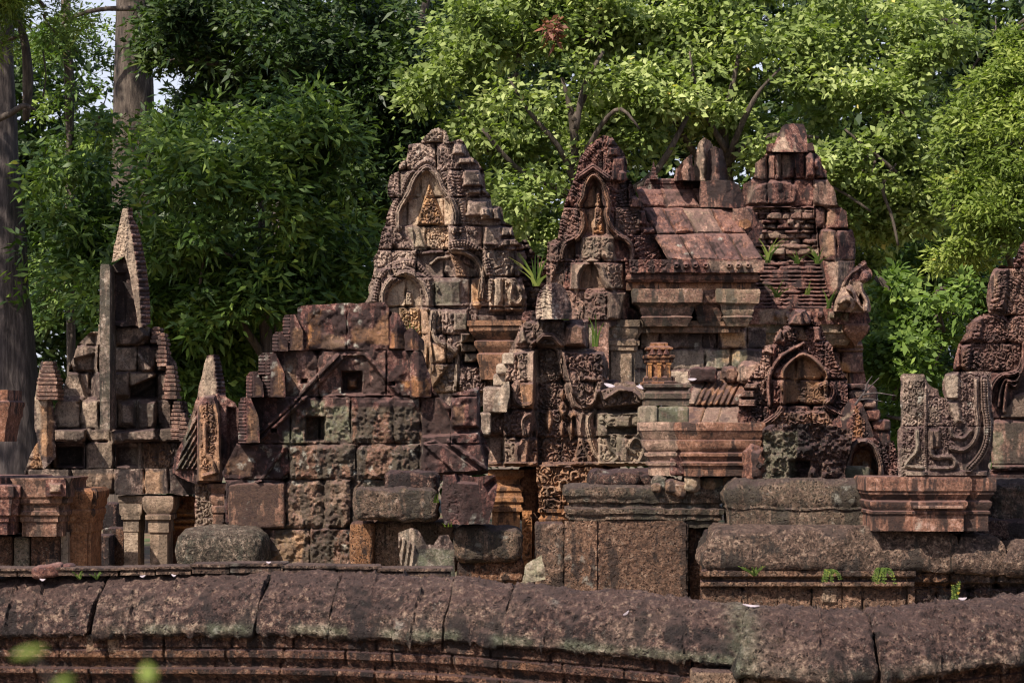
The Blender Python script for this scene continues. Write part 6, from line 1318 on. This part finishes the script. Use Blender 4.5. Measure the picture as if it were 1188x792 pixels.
sprig('small upright fern sprig standing on the front wall coping at the right', 1107, 699, 12.9, 2, 26, 12, leafw=.22, seed=3)
sprig('low green fern in the broken hollow of the coping right of the laterite wall stub', 875, 668, 18.6, 12, 12, 40, seed=4)
sprig('tiny seedling on the front wall crest at the left', 92, 672, 14.1, 4, 10, 14, seed=5); sprig('row of small seedlings along the front wall crest, right of the tiny one', 112, 672, 14.1, 7, 9, 24, seed=6)
grass('tall grass blade tuft growing beside the pilaster capital of the hall', 690, 402, 27.3, 6, 42, 16, seed=1, bw=.016)
grass('grass tuft on the rubble core of the right tower, left side', 891, 305, 30.5, 9, 34, 28, seed=2, bw=.02); grass('thin grass tuft low on the dark brick courses, left', 901, 345, 30.4, 7, 22, 26, seed=3, bw=.018)
grass('grass tuft on the rubble near the middle of the right tower', 924, 306, 30.4, 7, 16, 20, seed=4, bw=.018); grass('small grass tuft on the middle of the brick courses', 936, 342, 30.3, 5, 18, 12, seed=5, bw=.016)
grass('grass tuft at the foot of the brick courses by the guardian', 960, 358, 30.2, 8, 26, 22, seed=6, bw=.02); grass('grass tuft at the right end of the rubble core', 948, 306, 30.3, 8, 26, 26, seed=7, bw=.018)
grass('grass tuft spreading from the brick shoulder right of the pale tower', 622, 332, 29.2, 16, 40, 46, seed=8, bw=.02); grass('weedy tuft in the lower orange niche of the pale tower', 478, 396, 29.1, 10, 22, 26, seed=9, bw=.016)
grass('little light-green shoot beside the purple cube', 507, 583, 19.5, 2, 14, 5, seed=10, bw=.012); grass('tiny shoot at the lower left foot of the purple cube', 520, 611, 19.4, 3, 9, 6, seed=11, bw=.008)
# fallen white petals and pebbles
for k, (x, y, D, w_, h_, lab, r_) in enumerate(((400, 716, 13.4, 8, 3, 'white', 30), (0, 0, 0, 0, 0, '', 0))):
    pass
def petal(x, y, D, wpx, ang, lab, seed=0, fat=.30):
    s_ = D / F; w_ = wpx * s_ * .5; c = at(x, y, D); ca, sa = math.cos(R(ang)), math.sin(R(ang)); V = []
    for i in range(5):
        t = -1 + i / 2; hw = fat * w_ * math.sqrt(max(0.02, 1 - t * t))
        for sd in (-1, 1):
            u, v = t * w_, sd * hw; V.append(c + [u * ca - v * sa, -.02 - .01 * math.sin(t * 2), u * sa + v * ca + .006 * t * t])
    V = np.array(V); V2 = V + [0, .004, -.003]; Fc = [[2 * i, 2 * i + 1, 2 * i + 3, 2 * i + 2] for i in range(4)] + [[10 + 2 * i, 12 + 2 * i, 13 + 2 * i, 11 + 2 * i] for i in range(4)]
    tag(mk('fallen_petal', np.concatenate([V, V2]), Fc, PET), lab, 'petal', 'pale petals fallen on the stones')
PET = plain('pale_petal', (.5, .42, .46), .6)
petal(726, 711, 12.85, 8, 40, 'pale petal lying on the sloping front coping right of centre')
petal(871, 702, 12.65, 19, -5, 'long pale sliver on the crest of the front coping beside the dip', fat=.12)
petal(1116, 694, 12.72, 9, 5, 'pale petal beside the small fern sprig on the front coping')
petal(50, 672, 14.0, 7, 0, 'pale petal under the loose reddish wedge'); petal(166, 668, 14.0, 7, 10, 'pale petal on the crest between capstones, left'); petal(202, 667, 14.0, 6, -10, 'tiny pale petal on the wall crest, second from left')
petal(707, 447, 22.6, 13, -15, 'pale flake on the broken shoulder of the carved porch, left one'); petal(745, 449, 22.5, 14, -8, 'pale flake on the broken shoulder of the carved porch, right one'); petal(803, 440, 24.0, 10, 0, 'pale flake on the ledge above the annex roof')
petal(312, 652, 13.98, 6, 0, 'small pale bit on top of the capstones near the left')

# out-of-focus leaves close to the camera, lower left
def near_sprig():
    p = thing('near_leaf_sprig', 'blurred bright green leaves of a twig close to the camera, lower left', 'twig', 100, 1.5, z=1.2)
    V, Fc = tube([at(60, 980, 1.5), at(80, 860, 1.5), at(72, 800, 1.5), at(40, 765, 1.52)], [.0022, .0018, .0014, .0008], seg=6); mk('stem', V, Fc, M['twig'], p)
    V, Fc = tube([at(80, 860, 1.5), at(140, 830, 1.5), at(176, 792, 1.5)], [.0016, .0012, .0008], seg=6); mk('stem', V, Fc, M['twig'], p)
    for x, y, L, a, w_ in ((12, 762, 40, 12, 13), (172, 796, 26, 100, 20), (60, 800, 26, 30, 13)):
        s_ = 1.5 / F; c = at(x, y, 1.5); V = []; n = 8
        for i in range(n + 1):
            t = i / n; hw = w_ * .5 * s_ * math.sin(math.pi * t) ** .8
            for sd in (-1, 0, 1):
                u, v = t * L * s_, sd * hw; V.append(c + [u * math.cos(R(a)) - v * math.sin(R(a)), .004 * abs(sd) + .006 * t * t, u * math.sin(R(a)) + v * math.cos(R(a))])
        Fc = []
        for i in range(n):
            for j in (0, 1): Fc.append([i * 3 + j, i * 3 + j + 1, i * 3 + j + 4, i * 3 + j + 3])
        mk('leaf', V, Fc, M['leaf_yellow'], p, tint=(.6, .6, .6, 0))
near_sprig()

_p = thing('dry_twig', 'dry bare twig sticking out beside the right flank of the arched gable', 'twig', 1010, 23.4, z=float(zof(462, 23.4)))
for _q in ([(992, 470), (1000, 458), (1012, 446), (1020, 438)], [(1000, 458), (1016, 455), (1040, 459)], [(1004, 454), (1006, 444), (1012, 436)], [(996, 464), (1008, 462), (1024, 466)]):
    V, Fc = tube([at(x, y, 23.3) for x, y in _q], list(np.linspace(.012, .004, len(_q))), seg=6); mk('stem', V, Fc, M['bark'], _p)
